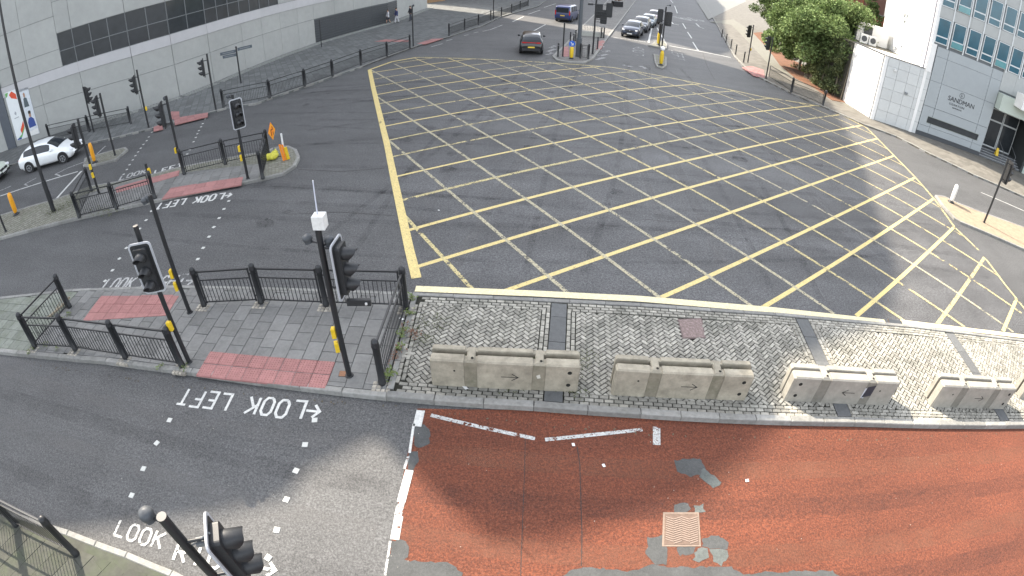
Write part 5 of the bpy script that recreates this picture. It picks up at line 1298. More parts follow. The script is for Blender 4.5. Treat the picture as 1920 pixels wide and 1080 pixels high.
# tall lamp columns
def lamp(label, base, h, r0, m):
    t = thing('street_lamp', label, 'street lamp', (base[0], base[1], KH), 0, 'tall lamp columns')
    g = MB(); g.cyl((0, 0, 0), (0, 0, 1.5), r0*1.35, r0*1.35, 14); g.cyl((0, 0, 1.5), (0, 0, h), r0, r0*0.55, 14); g.build('column', m, t)
    g = MB(); g.cyl((0, 0, h), (0.9, -0.5, h+0.25), r0*0.5, r0*0.4, 10); g.build('arm', m, t)
    g = MB(); g.box((1.2, -0.65, h+0.28), (0.75, 0.28, 0.14), R(-29), bev=0.04); g.build('lantern', GREYM, t)
    g = MB(); g.box((r0, 0, 0.7), (0.03, 0.16, 0.6)); g.build('door', m, t)
    return t
lamp('tall black lamp column on the left island in front of the white car', (-20.176, 15.624, 0.120), 11.5, 0.085, BLACKM)
lamp('thick blue grey lamp column on the centre island among the black bollards', (4.542, 41.645, 0.120), 12.0, 0.16, mat('column_grey', (0.075, 0.085, 0.095), 0.5, var=0.1))
# centre island and right side
s5 = signal('cluster of signals seen from behind on the centre island, between its two rows of bollards', (5.860, 43.244, 0.120), 4.6, heads=[dict(az=95, hz=3.55, fwd=0.24, lat=-0.35), dict(az=80, hz=3.7, fwd=0.30, lat=-1.05), dict(az=88, hz=3.1, fwd=0.28, lat=-0.7)], r=0.07)
q = MB(); q.cyl((0, 0, 4.1), (-0.55, 0, 4.1), .03); q.box((-0.45, 0, 4.1), (0.4, 0.2, 0.16)); q.build('side_arm', BLACKM, s5)
for z in (3.5, 2.9):
    q = MB(); q.cyl((0, 0, z), (0.9, 0.1, z), .03); q.build('cross_arm', BLACKM, s5)
signal('plain black signal post at the left edge of the centre island', (3.318, 41.269, 0.120), 2.705, name='signal_pole', cat='pole')
s6 = signal('twin signal seen from behind on the narrow refuge between the yellow bollards', (12.596, 47.430, 0.120), 4.178, heads=[dict(az=93, hz=3.05, fwd=0.22, lat=-0.42, scale=1.12), dict(az=93, hz=3.3, fwd=0.22, lat=0.40)], r=0.065, detectors=[(10, 4.35, 0.35)])
signal('low signal post in the far end of the narrow refuge, beside the second yellow bollard', (13.130, 50.449, 0.120), 2.2, heads=[dict(az=90, hz=1.75, fwd=0.15, lat=0, board=False)])
signal('traffic signal seen from behind at the right kerb nearest the red tactile paving', (20.215, 41.290, 0.120), 3.553, heads=[dict(az=120, hz=2.985, fwd=0.25, lat=0.15)])
signal('traffic signal seen from behind at the right kerb beside the row of five bollards', (21.297, 47.978, 0.120), 3.692, heads=[dict(az=118, hz=2.993, fwd=0.25, lat=0.2)], buttons=[(0, 1.3)])
signal('traffic signal on the right island facing right beside the white bollard', (22.974, 17.620, 0.120), 3.503, heads=[dict(az=-12, hz=2.831, fwd=0.28, lat=0.0)])

# ---------------------------------------------------------------- bollards
q = MB(); q.lathe([(.075, 0), (.075, .08), (.062, .1), (.062, .95), (.075, .97), (.075, 1.0), (.05, 1.06), (0, 1.075)], 12); BOLL_ME = q.mesh('post', BLACKM)
q = MB(); q.lathe([(.077, .88), (.077, .92)], 12); BAND_ME = q.mesh('reflective_band', GREYM)
def bollard(label, p, group, z=KH):
    t = thing('bollard', label, 'bollard', (p[0], p[1], z), 0, group); put('post', BOLL_ME, t); put('reflective_band', BAND_ME, t)
names5 = ['farthest of the five black bollards at the right kerb', 'second farthest of the five black bollards at the right kerb', 'middle one of the five black bollards at the right kerb', 'second nearest of the five black bollards at the right kerb', 'nearest of the five black bollards at the right kerb, beside a signal']
for n_, p in zip(names5, [(24.528, 64.324), (23.427, 59.822), (22.401, 55.542), (21.514, 51.817), (20.689, 47.582)]): bollard(n_, p, 'black bollards at the right kerb')
namesC = ['black bollard at the left front corner of the centre island', 'black bollard behind the blue and yellow bollard, left of two', 'black bollard behind the blue and yellow bollard, right of two', 'black bollard beyond the lamp column on the centre island, left side',
          'black bollard at the right front corner of the centre island rail', 'black bollard just left of the red paving on the right of the centre island', 'black bollard left of the pair by the pale railed wall', 'black bollard right of the pair by the pale railed wall']
for n_, p in zip(namesC, [(2.944, 41.165), (4.417, 47.627), (4.606, 46.575), (5.045, 49.337), (5.235, 40.801), (6.575, 45.741), (7.821, 52.469), (8.101, 52.608)]): bollard(n_, p, 'black bollards on the centre island')
def traffic_bollard(label, p, m, rz, top=None, topname='globe', h=0.95, z=KH, leafy=False, group='moulded traffic bollards'):
    t = thing('traffic_bollard', label, 'traffic bollard', (p[0], p[1], z), rz, group)
    g = MB(); g.lathe([(.20, 0), (.20, .03), (.10, .08), (.08, .12)], 14); g.build('base', BLACKP, t)
    g = MB(); prof = [(.10, .10), (.135, .16), (.15, .35), (.155, .62), (.145, .82), (.11, .92), (0.0, .96)]
    g.lathe([(r_, zz*h/0.95) for r_, zz in prof], 16, M=Matrix.Diagonal((0.72 if leafy else 1.0, 1.35 if leafy else 1.15, 1, 1))); g.build('shell', m, t)
    if top == 'white':
        g = MB(); g.ball((0, 0, h+0.20), .19, 14); g.build('globe', mat('globe_white', (0.8, 0.8, 0.8), 0.3), t); g = MB(); g.cyl((0, 0, h-0.02), (0, 0, h+0.04), .10); g.build('collar', YEL, t)
    if top == 'blue':
        g = MB(); g.cyl((0, -0.02, h+0.22), (0, 0.02, h+0.22), .24, n=20); g.build('sign_disc', BLUESIGN, t)
        g = MB()
        for q in strip([(-.10, .12), (.08, -.08)], .055)+strip([(.09, .05), (.085, -.09), (-.06, -.09)], .05): g.add([(x, -0.026, h+0.22+y) for x, y in q], [[0, 1, 2, 3]])
        build_fix(g, 'arrow', WPLAS, t)
        g = MB(); g.cyl((0, 0.0, h-0.03), (0, 0.0, h+0.02), .05); g.build('collar', BLACKP, t)
    return t
traffic_bollard('yellow bollard with a round blue arrow sign at the nose of the centre island', (3.914, 40.586, 0.120), YEL, 0, 'blue')
traffic_bollard('yellow bollard topped by a white globe on the nearer refuge', (10.959, 40.953, 0.120), YEL, 0, 'white', h=1.15)
traffic_bollard('plain yellow bollard on the farther refuge beside the low signal post', (13.253, 51.397, 0.120), YEL, 0, None, h=1.3)
traffic_bollard('amber leaf shaped bollard at the far left edge, standing on the left island', (-23.190, 15.575, 0.120), ORY, R(35), None, 'x', 1.15, leafy=True)
traffic_bollard('amber leaf shaped bollard at the tip of the small island behind a black pole', (-22.126, 21.037, 0.120), ORY, R(35), None, 'x', 1.15, leafy=True)
traffic_bollard('white leaf shaped bollard at the tip of the right island', (21.975, 19.481, 0.120), WPLAS, R(-30), None, 'x', 1.0, leafy=True)

# ---------------------------------------------------------------- concrete barriers
def barrier(label, a, b, stain=0, first=False, arrow=1, flip=False, conc=None, chan=0.10):
    """precast barrier: two walls with a channel between them along the top and down both ends, lifting blocks, recessed bands"""
    a, b = Vector(a[:2]), Vector(b[:2]); d = (b-a).normalized(); n = Vector((-d.y, d.x)); Ln = (b-a).length; W = 0.46; H = 0.72
    c = (a+b)/2+n*W/2
    t = thing('concrete_barrier', label, 'concrete barrier', (c.x, c.y, KH), math.atan2(d.y, d.x), 'concrete barriers in a row on the block paving')
    conc = conc or CONC; g = MB(); hws = {-1: (W-chan)*0.60, 1: (W-chan)*0.40}; yc = (hws[-1]-hws[1])/2
    bands = [-Ln/2+0.80, Ln/2-0.80]; xs = [-Ln/2, bands[0]-0.13, bands[0]+0.13, bands[1]-0.13, bands[1]+0.13, Ln/2]
    for s in (-1, 1):
        hw = hws[s]
        for k in range(5):
            x0, x1 = xs[k], xs[k+1]; rec = 0.014 if k in (1, 3) else 0.0
            # wall segment with chamfered arris
            y0, y1 = s*(W/2-rec), s*(W/2-hw)
            top = H-(0.03 if k in (1, 3) else 0)+(0.02 if s > 0 else 0)
            ch = 0.03
            prof = [(y1, 0.0), (y0, 0.0), (y0, top-ch), (y0-s*ch, top), (y1+s*0.01, top), (y1, top-0.01)]
            P = []; e0 = 0.035 if k == 0 else 0; e1 = 0.035 if k == 4 else 0
            for (xx, e) in ((x0+e0, 1), (x1-e1, 1)): P += [(xx, y, z) for y, z in prof]
            m_ = len(prof)
            Fq = [list(range(m_)), list(range(m_, 2*m_))]+[[i, (i+1) % m_, m_+(i+1) % m_, m_+i] for i in range(m_)]
            g.add(P, Fq)
            if e0 or e1:
                xa, xb = (x0+e0, x0) if e0 else (x1-e1, x1)
                q0 = [(xa, y, z) for y, z in ((y1, 0), (y0, 0), (y0, top-ch), (y1, top-0.01))]; q1 = [(xb, y, z) for y, z in ((y1, 0), (y0-s*0.03, 0), (y0-s*0.03, top-ch-0.02), (y1, top-0.05))]
                g.add(q0+q1, [[4, 5, 6, 7], [0, 1, 5, 4], [1, 2, 6, 5], [2, 3, 7, 6], [3, 0, 4, 7]])
    g.box((0, yc, 0.295), (Ln-0.24, chan+0.004, 0.59))
    build_fix(g, 'body', conc, t)
    for x in bands:
        g = MB(); g.box((x, 0.02, H-0.055), (0.17, W-0.06, 0.10), bev=0.02); g.build('lifting_block', conc, t)
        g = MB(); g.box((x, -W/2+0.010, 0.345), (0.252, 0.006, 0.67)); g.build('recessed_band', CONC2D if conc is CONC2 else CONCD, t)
        g = MB(); g.cyl((x+0.03, -0.12, H), (x+0.03, -0.12, H+0.008), 0.028, n=10); g.build('lifting_eye', HOLE, t)
    g = MB()
    for k in range(60):
        x = rnd.uniform(-Ln/2+.2, Ln/2-.2); g.box((x, yc+rnd.uniform(-.04, .04), 0.595), (rnd.uniform(.03, .09), rnd.uniform(.02, .06), rnd.uniform(.01, .05)), rnd.uniform(0, 3))
    o = g.build('moss', MOSS, t); o['kind'] = 'stuff'
    ends = (1,) if not flip else (-1,)
    for s in ends:
        for z in (0.19, 0.53):
            g = MB(); g.cyl((s*(Ln/2-0.20), -W/2-0.003, z), (s*(Ln/2-0.20), -W/2+0.01, z), 0.045, n=12); g.build('bolt_hole', HOLE, t)
    g = MB(); g.cyl((-s*(Ln/2-0.48), -W/2-0.003, 0.45), (-s*(Ln/2-0.48), -W/2+0.01, 0.45), 0.022, n=10); g.build('bolt_hole', HOLE, t)
    g = MB(); dr = arrow
    for q in strip([(-.17*dr, 0), (.17*dr, 0)], .018)+strip([(.04*dr, .09), (.17*dr, 0), (.04*dr, -.09)], .018): g.add([(x+0.1, -W/2-0.003, 0.35+y) for x, y in q], [[0, 1, 2, 3]])
    build_fix(g, 'arrow_mark', MARK, t)
    return t
b1 = barrier('dirty concrete barrier nearest the railing, with pale chips at its right end', (-1.564, 7.471, 0.120), (1.378, 7.406, 0.120), chan=0.11)
for (x, z) in ((0.62, 0.42), (0.88, 0.40)):
    g = MB(); g.add([(x, -0.229, z), (x+.07, -0.229, z+.04), (x+.09, -0.229, z-.06), (x+.03, -0.229, z-.08)], [[3, 2, 1, 0]]); build_fix(g, 'chip', mat('chip_pale', (0.5, 0.48, 0.42), 0.9), b1)
barrier('mossy concrete barrier with its end channel showing, second from the railing', (2.072, 7.326, 0.120), (4.985, 7.129, 0.120), chan=0.12)
b3 = barrier('sunlit concrete barrier with dark pasted paper on its front, third from the railing', (5.933, 7.071, 0.120), (8.767, 6.743, 0.120), arrow=-1, flip=True, conc=CONC2, chan=0.055)
for pts, m_ in (([(0.55, 0.55), (0.80, 0.62), (0.78, 0.30), (0.52, 0.22)], mat('sticker_dark', (0.03, 0.03, 0.04), 0.5)), ([(0.28, 0.16), (0.50, 0.22), (0.45, 0.36), (0.33, 0.34)], mat('sticker_dark', (0.03, 0.03, 0.04), 0.5)), ([(0.33, 0.25), (0.58, 0.20), (0.62, 0.52), (0.42, 0.50)], mat('sticker_pale', (0.42, 0.44, 0.47), 0.6))):
    g = MB(); g.add([(x, -0.2285 if m_.name.endswith('dark') else -0.2275, z) for x, z in pts], [[0, 1, 2, 3]]); build_fix(g, 'sticker', m_, b3)
barrier('sunlit concrete barrier with a stained band, fourth from the railing', (10.168, 6.560, 0.120), (13.008, 6.170, 0.120), conc=CONC2, chan=0.075)
bx = Vector((14.088, 6.434, 0.120)[:2]); barrier('concrete barrier cut by the right edge of the picture', (bx.x, bx.y), (bx.x+2.85, bx.y-0.3), conc=CONC2, chan=0.07)

# ---------------------------------------------------------------- vehicles
def smooth_tab(xs, ys, x):
    if x <= xs[0]: return ys[0]
    for i in range(len(xs)-1):
        if x <= xs[i+1]:
            t = (x-xs[i])/(xs[i+1]-xs[i]); return ys[i]+(ys[i+1]-ys[i])*t
    return ys[-1]
STY = {
 'hatch': dict(x=[-2.12, -2.09, -1.98, -1.72, -1.40, -.9, -.2, .30, .72, 1.12, 1.65, 1.98, 2.12], zr=[.62, .90, 1.02, 1.25, 1.40, 1.47, 1.49, 1.43, 1.26, 1.02, .92, .76, .52],
    zb=[.55, .82, .95, 1.00, .97, .94, .91, .90, .91, .95, .86, .70, .46], w=[.70, .80, .84, .87, .89, .90, .90, .90, .90, .89, .86, .78, .66], wr=[.60, .66, .67, .63, .61, .62, .62, .62, .68, .76, .74, .66, .54],
    ws=(.34, 1.10), rw=(-1.96, -1.46), sw=[(-1.55, -.72), (-.64, .52)], wb=(-1.30, 1.32), wr_=.32, zs=.22),
 'suv': dict(x=[-2.15, -2.12, -2.02, -1.78, -1.45, -.9, -.2, .30, .72, 1.12, 1.70, 2.02, 2.15], zr=[.70, 1.02, 1.14, 1.38, 1.54, 1.61, 1.62, 1.56, 1.38, 1.14, 1.05, .90, .58],
    zb=[.62, .93, 1.06, 1.09, 1.06, 1.03, 1.0, .99, 1.0, 1.06, .99, .83, .52], w=[.74, .84, .88, .91, .92, .92, .92, .92, .92, .91, .89, .82, .70], wr=[.62, .68, .69, .66, .64, .64, .64, .65, .70, .78, .78, .70, .58],
    ws=(.34, 1.10), rw=(-2.0, -1.50), sw=[(-1.60, -.72), (-.64, .52)], wb=(-1.32, 1.34), wr_=.35, zs=.26),
 'van': dict(x=[-2.50, -2.48, -2.42, -2.2, -1.6, -.9, -.2, .6, 1.15, 1.60, 1.95, 2.3, 2.46], zr=[.75, 1.75, 1.88, 1.95, 1.97, 1.97, 1.97, 1.95, 1.82, 1.52, 1.22, 1.05, .60],
    zb=[.65, 1.05, 1.10, 1.12, 1.12, 1.12, 1.11, 1.10, 1.10, 1.10, 1.12, .98, .52], w=[.86, .93, .95, .96, .97, .97, .97, .97, .96, .95, .92, .86, .72], wr=[.78, .82, .82, .82, .82, .82, .82, .80, .78, .80, .80, .76, .62],
    ws=(1.08, 1.95), rw=(-2.495, -2.41), sw=[(-2.0, -.80), (-.70, .35), (.45, 1.45)], wb=(-1.55, 1.55), wr_=.34, zs=.24)}
TYRE = mat('tyre_rubber', (0.018, 0.018, 0.018), 0.85); RIM = mat('wheel_rim', (0.28, 0.29, 0.30), 0.35, metal=0.7); CGL = mat('car_glass', (0.018, 0.022, 0.026), 0.06, spec=0.7)
HL = mat('headlamp_glass', (0.75, 0.76, 0.78), 0.12, spec=0.8); TL = mat('tail_lamp_red', (0.45, 0.012, 0.012), 0.2, spec=0.6); TRIM = mat('car_trim', (0.022, 0.022, 0.024), 0.6)
q = MB(); q.cyl((0, -0.10, 0), (0, 0.10, 0), 1.0, n=22); 
def paint(name, c): return mat(name, c, 0.28, metal=0.1, coat=0.5, spec=0.5, var=0.03)
def car(label, cat, p, az, style, pm, group='vehicles on the road', yellow_rear=True, lamps=False):
    S = STY[style]; X = S['x']
    t = thing('van' if style == 'van' else 'car', label, cat, (p[0], p[1], 0.0), R(az), group)
    def sec(x):
        zr, zb, wd, wr = (smooth_tab(X, S[k], x) for k in ('zr', 'zb', 'w', 'wr')); zs = S['zs']+(0.10 if abs(x) > X[-1]-0.25 else 0)
        zb = min(zb, zr-0.035)
        return [(wd*0.90, zs), (wd*0.985, zs+0.13), (wd, zs+(zb-zs)*0.62), (wd*0.965, zb), (wr*1.03, zr-0.035), (wr*0.80, zr), (0, zr+0.025)]
    N_ = 44
    xs = sorted(set([X[0]+(X[-1]-X[0])*i/N_ for i in range(N_+1)]+X))
    P = []; F = []; ring = 14
    for x in xs:
        s = sec(x); full = s+[(-y, z) for y, z in s[-2::-1]]+[(0, s[0][1]-0.02)]
        P += [(x, y, z) for y, z in full]
    for i in range(len(xs)-1):
        for j in range(ring): F.append([i*ring+j, i*ring+(j+1) % ring, (i+1)*ring+(j+1) % ring, (i+1)*ring+j])
    g = MB(); g.add(P, F, True); g.add(P[:ring], [list(range(ring))]); g.add(P[-ring:], [list(range(ring))])
    build_fix(g, 'body', pm, t)
    def at_(x, tt, off):
        s = sec(x); sgn = 1
        if tt > 6: tt = 12-tt; sgn = -1
        k = min(5, int(tt)); f = tt-k; y = s[k][0]+(s[k+1][0]-s[k][0])*f; z = s[k][1]+(s[k+1][1]-s[k][1])*f
        e = 0.02; s2 = sec(x+e); s0 = sec(x-e)
        y2 = s2[k][0]+(s2[k+1][0]-s2[k][0])*f; z2 = s2[k][1]+(s2[k+1][1]-s2[k][1])*f
        y0 = s0[k][0]+(s0[k+1][0]-s0[k][0])*f; z0 = s0[k][1]+(s0[k+1][1]-s0[k][1])*f
        tx = Vector((2*e, y2-y0, z2-z0)); ts = Vector((0, s[k+1][0]-s[k][0], s[k+1][1]-s[k][1])); nn = tx.cross(ts).normalized()
        if nn.y*1+nn.z < 0: nn = -nn
        return Vector((x, y*sgn, z))+Vector((nn.x, nn.y*sgn, nn.z))*off
    def surf(name, x0, x1, t0, t1, m, off=0.008, nx=6, nt_=8, parent=t):
        g = MB(); V = []
        for i in range(nx+1):
            for j in range(nt_+1): V.append(at_(x0+(x1-x0)*i/nx, t0+(t1-t0)*j/nt_, off))
        g.add(V, [[i*(nt_+1)+j, i*(nt_+1)+j+1, (i+1)*(nt_+1)+j+1, (i+1)*(nt_+1)+j] for i in range(nx) for j in range(nt_)], True)
        return build_fix(g, name, m, parent)
    surf('windscreen', *S['ws'], 4.1, 7.9, CGL)
    if style == 'van':
        g = MB(); g.box((-2.515, 0, 1.45), (0.012, 1.42, 0.60), bev=0); g.build('rear_window', CGL, t)
    else: surf('rear_window', *S['rw'], 4.1, 7.9, CGL)
    for (a, b) in S['sw']:
        surf('side_window', a, b, 3.12, 3.90, CGL, nt_=3); surf('side_window', a, b, 8.10, 8.88, CGL, nt_=3)
    W_ = max(S['w']); rr = S['wr_']
    for x in S['wb']:
        for s in (-1, 1):
            g = MB(); g.cyl((x, s*(W_*0.90), rr+0.03), (x, s*(W_+0.003), rr+0.03), rr+0.055, n=24); g.build('wheel_arch', TRIM, t)
            wv = put('wheel', None, t)
            g = MB(); g.cyl((x, s*(W_-0.18), rr), (x, s*(W_+0.018), rr), rr, n=24); wh = g.build('wheel', TYRE, t); bpy.data.objects.remove(wv)
            g = MB(); g.cyl((x, s*(W_+0.018), rr), (x, s*(W_+0.026), rr), rr*0.66, n=20); g.build('rim', RIM, wh)
            g = MB()
            for k in range(5): a = 2*PI*k/5; g.box((x+math.cos(a)*rr*0.36, s*(W_+0.028), rr+math.sin(a)*rr*0.36), (0.10, 0.006, 0.10))
            g.build('rim_gap', TRIM, wh)
    xf, xr = X[-1], X[0]
    fz = 0.70 if style == 'hatch' else (0.82 if style == 'suv' else 0.86)
    for s in (-1, 1):
        if style == 'van':
            g = MB(); g.box((xr-0.012, s*0.84, 1.15), (0.03, 0.13, 0.55), bev=0.0); g.build('tail_light', TL, t)
        else:
            tt = (3.3, 4.6) if s > 0 else (7.4, 8.7)
            g = MB(); g.box((xr+0.01, s*0.56, fz+0.16), (0.06, 0.32, 0.09), s*R(-10)); g.build('tail_light', TL, t)
        g = MB(); g.box((xf-0.17, s*0.62, fz), (0.22, 0.32, 0.13), s*R(-28), bev=0.03); g.build('headlight', HL, t)
        mx = S['ws'][1]-0.42
        g = MB(); g.ball((mx, s*(W_+0.11), (1.0 if style == 'hatch' else 1.14 if style == 'suv' else 1.2)), 0.10, 10, (0.8, 1.2, 0.9)); g.build('mirror', pm, t)
        for (a, b) in S['sw'][-2:-1]:
            pass
    g = MB(); g.box((xf-0.055, 0, fz-0.10), (0.10, 0.86, 0.15), bev=0.02); g.build('grille', TRIM, t)
    g = MB(); g.ball((xf+0.005, 0, fz-0.04), 0.055, 8, (0.4, 1, 1)); g.build('badge', RIM, t)
    g = MB(); g.box((xf-0.03, 0, 0.40), (0.10, 1.30, 0.16), bev=0.03); g.build('bumper', TRIM, t)
    g = MB(); g.box((xr+0.02, 0, 0.42), (0.12, 1.45, 0.20), bev=0.03); g.build('bumper', TRIM, t)
    g = MB(); g.box((xf+0.022, 0, 0.47), (0.012, 0.52, 0.11)); g.build('number_plate', mat('plate_white', (0.68, 0.68, 0.66), 0.5), t)
    g = MB(); g.box((xr-0.045 if style != 'van' else xr-0.02, 0, 0.62 if style != 'van' else 0.80), (0.012, 0.52, 0.11)); g.build('number_plate', mat('plate_yellow', (0.68, 0.48, 0.05), 0.5), t)
    if style == 'suv' and lamps:
        g = MB(); g.box((xr-0.005, 0, fz+0.17), (0.06, 1.3, 0.05)); g.build('light_bar', TL, t)
    # door lines
    for x in (S['sw'][-1][0]-0.04,):
        for s in (-1, 1):
            g = MB(); g.box((x, s*(W_*0.995), 0.68), (0.012, 0.02, 0.5)); g.build('door_seam', TRIM, t)
            g = MB(); g.box((x+0.14, s*(W_*0.995), 0.86), (0.16, 0.025, 0.03)); g.build('door_handle', pm, t)
    return t
wa, wb_ = Vector((-28.643, 21.228, 0.000)[:2]), Vector((-25.978, 22.095, 0.000)[:2]); d = (wb_-wa).normalized(); nrm = Vector((-d.y, d.x))
azw = math.degrees(math.atan2(d.y, d.x)); cw = (wa+wb_)/2+nrm*0.58+d*0.3
car('white hatchback waiting beside the poster wall on the left road', 'car', cw, azw, 'hatch', paint('paint_white', (0.72, 0.74, 0.74)))
c2_ = cw-d*5.9-nrm*0.2
car('pale car at the left edge of the picture behind the white hatchback', 'car', c2_, azw, 'hatch', paint('paint_pale', (0.55, 0.60, 0.52)))
pr_, pl_ = Vector((1.821, 42.628, 0.000)[:2]), Vector((0.020, 42.491, 0.000)[:2]); c = (pr_+pl_)/2
az1 = 89.0; f = Vector((math.cos(R(az1)), math.sin(R(az1))))
car('black car seen from behind with red tail lamps, just beyond the yellow box', 'car', c+f*1.55, az1, 'suv', paint('paint_black', (0.007, 0.008, 0.010)), lamps=True)
pv = Vector((5.192, 64.351, 0.000)[:2]); az2 = 72.0; f = Vector((math.cos(R(az2)), math.sin(R(az2))))
car('dark blue van seen from behind on the far carriageway', 'van', pv+f*2.0+Vector((-0.2, 0)), az2, 'van', paint('paint_blue', (0.016, 0.030, 0.115)))
pq = Vector((11.089, 54.960, 0.000)[:2]); az3 = 250.0; f = Vector((math.cos(R(az3)), math.sin(R(az3))))
qs = [('dark blue car with a badge and lit looking lamps at the head of the queue', (0.020, 0.028, 0.05), 'suv'), ('grey car second in the queue behind the dark blue car', (0.07, 0.08, 0.09), 'suv'),
      ('pale silver blue car third in the queue', (0.17, 0.21, 0.24), 'hatch'), ('pinkish white car last in the queue at the top of the picture', (0.34, 0.27, 0.27), 'suv')]
for k, (lb_, cc, st_) in enumerate(qs):
    car(lb_, 'car', pq-f*(2.0+k*5.6)+Vector((0.0+0.1*k, 0)), az3, st_, paint('paint_q%d' % k, cc), 'cars queueing towards the junction')

# ---------------------------------------------------------------- people
def person(label, p, az, coat, trousers, hair, stride=0.35, h=1.72, bag=None, short=False):
    t = thing('person', label, 'person', (p[0], p[1], KH), R(az), 'people walking along the long building')
    k = h/1.72
    me = bpy.data.meshes.new('body')
    V = [(0, 0, .93), (0, 0, 1.15), (0.01, 0, 1.38), (0.02, 0, 1.50), (0.03, 0, 1.62), (0.03, 0, 1.70),
         (0, .10, .90), (stride*.5, .10, .48), (stride*.62, .10, .08), (stride*.62+.16, .10, .04), (0, -.10, .90), (-stride*.35, -.10, .50), (-stride*.8, -.10, .10), (-stride*.8+.15, -.10, .05),
         (0.0, .19, 1.38), (-.08, .24, 1.12), (.04, .25, .90), (.08, .25, .80), (0.0, -.19, 1.38), (.08, -.24, 1.12), (.18, -.25, .92), (.22, -.25, .83)]
    E = [(0, 1), (1, 2), (2, 3), (3, 4), (4, 5), (0, 6), (6, 7), (7, 8), (8, 9), (0, 10), (10, 11), (11, 12), (12, 13), (2, 14), (14, 15), (15, 16), (16, 17), (2, 18), (18, 19), (19, 20), (20, 21)]
    Rd = [.14, .125, .14, .055, .095, .085, .09, .062, .042, .035, .09, .062, .042, .035, .06, .045, .034, .035, .06, .045, .034, .035]
    me.from_pydata([(x*k, y*k, z*k) for x, y, z in V], E, []); me.materials.append(mat('skin', (0.40, 0.24, 0.17), 0.6))
    o = put('body', me, t); sk = o.modifiers.new('skin', 'SKIN'); 
    for i, sv in enumerate(me.skin_vertices[0].data): sv.radius = (Rd[i]*k, Rd[i]*k); sv.use_root = (i == 0)
    ss = o.modifiers.new('sub', 'SUBSURF'); ss.levels = ss.render_levels = 1
    def tubes(name, chains, m):
        g = MB()
        for ch in chains:
            for (a, ra), (b, rb) in zip(ch[:-1], ch[1:]): g.cyl(Vector(V[a])*k, Vector(V[b])*k, ra*k, rb*k, 10)
        g.build(name, m, t)
    cm = mat('coat_%d' % int(p[0]*100), coat, 0.85, var=0.2, scale=8); tm = mat('trousers_%d' % int(p[0]*100), trousers, 0.85, var=0.2, scale=8)
    g = MB(); g.lathe([(.20*k, .80*k), (.20*k, .95*k), (.175*k, 1.12*k), (.20*k, 1.34*k), (.12*k, 1.46*k), (.06*k, 1.50*k)], 12, M=Matrix.Diagonal((0.78, 1.15, 1, 1)))
    for ch in ([(14, .075), (15, .06), (16, .048)], [(18, .075), (19, .06), (20, .048)]):
        for (a, ra), (b, rb) in zip(ch[:-1], ch[1:]): g.cyl(Vector(V[a])*k, Vector(V[b])*k, ra*k, rb*k, 10)
    g.build('coat', cm, t)
    tubes('trousers', [[(6, .11), (7, .08)]+([] if short else [(8, .06)]), [(10, .11), (11, .08)]+([] if short else [(12, .06)])], tm)
    for ch in ([(8, .05), (9, .045)], [(12, .05), (13, .045)]): tubes('shoe', [ch], mat('shoe_dark', (0.04, 0.04, 0.045), 0.7))
    g = MB(); g.ball((0.015*k, 0, 1.665*k), .108*k, 10, (1.0, 0.95, 0.85)); g.build('hair', mat('hair_%d' % int(hair*100), (hair, hair*.7, hair*.5), 0.8), t)
    for s in (-1, 1):
        g = MB(); g.ball((.125*k, s*.035*k, 1.63*k), .012*k, 6); g.build('eye', HOLE, t)
person('person in pale clothes with dark shorts walking nearest the louvred garage', (-14.830, 61.056, 0.120), 200, (0.5, 0.5, 0.52), (0.04, 0.04, 0.05), 0.08, short=True, h=1.62)
person('person in a dark blue hooded coat and pale trousers beside another walker', (-13.869, 61.197, 0.120), 210, (0.05, 0.06, 0.13), (0.42, 0.42, 0.44), 0.06, h=1.78)
person('person in black standing behind the bare pole on the far left pavement', (-12.563, 62.703, 0.120), 215, (0.03, 0.03, 0.035), (0.05, 0.055, 0.07), 0.04, stride=0.2, h=1.8)

# ---------------------------------------------------------------- signs and small things
t = thing('finger_post', 'black finger post with two direction blades by the long building', 'signpost', (*(-19.723, 34.821, 0.120)[:2], KH), R(30))
hz_ = float(2.552)
g = MB(); g.cyl((0, 0, 0), (0, 0, hz_+0.1), .055); g.ball((0, 0, hz_+0.14), .08, 8); g.build('pole', BLACKM, t)
for (dx, z, ln, rz) in ((-0.62, hz_-0.12, 1.15, 0), (0.62, hz_-0.02, 1.1, R(14)), (-0.55, hz_-0.38, 1.0, R(-6))):
    g = MB(); g.box((dx, 0, z), (ln, 0.035, 0.22), rz); b_ = g.build('direction_blade', mat('blade_slate', (0.07, 0.085, 0.10), 0.5), t)
    g = MB(); g.box((dx, -0.022, z), (ln*0.7, 0.004, 0.05), rz); g.build('lettering', GREYM, b_)
# temporary road works sign
p = Vector((-10.229, 19.983, 0.120)); 
t = thing('diamond_sign', 'orange diamond road works sign with a black symbol on the nose of the left island', 'sign', p, R(-8))
c0 = Vector((0, 0, 1.15)); hw = 0.29
g = MB(); yz = [(0, hw*1.35), (hw*0.95, 0), (0, -hw*1.35), (-hw*0.95, 0)]; yz_prism(g, [(y, z+1.15) for y, z in yz], 0.0, 0.02); build_fix(g, 'sign_plate', ORANGE, t)
g = MB(); o_ = [(y*0.88, 1.15+z*0.88) for y, z in yz]; i_ = [(y*0.78, 1.15+z*0.78) for y, z in yz]
g.add([(0.023, y, z) for y, z in o_+i_], [[k, (k+1) % 4, 4+(k+1) % 4, 4+k] for k in range(4)]); build_fix(g, 'sign_border', mat('border_amber', (0.75, 0.45, 0.03), 0.5), t)
g = MB()
for q in strip([(-.07, -.20), (-.07, .07), (.05, .07), (.05, .20)], .04)+strip([(.07, -.18), (.07, -.04)], .04): g.add([(0.024, y, 1.15+z) for y, z in q], [[0, 1, 2, 3]])
build_fix(g, 'symbol', MARK, t)
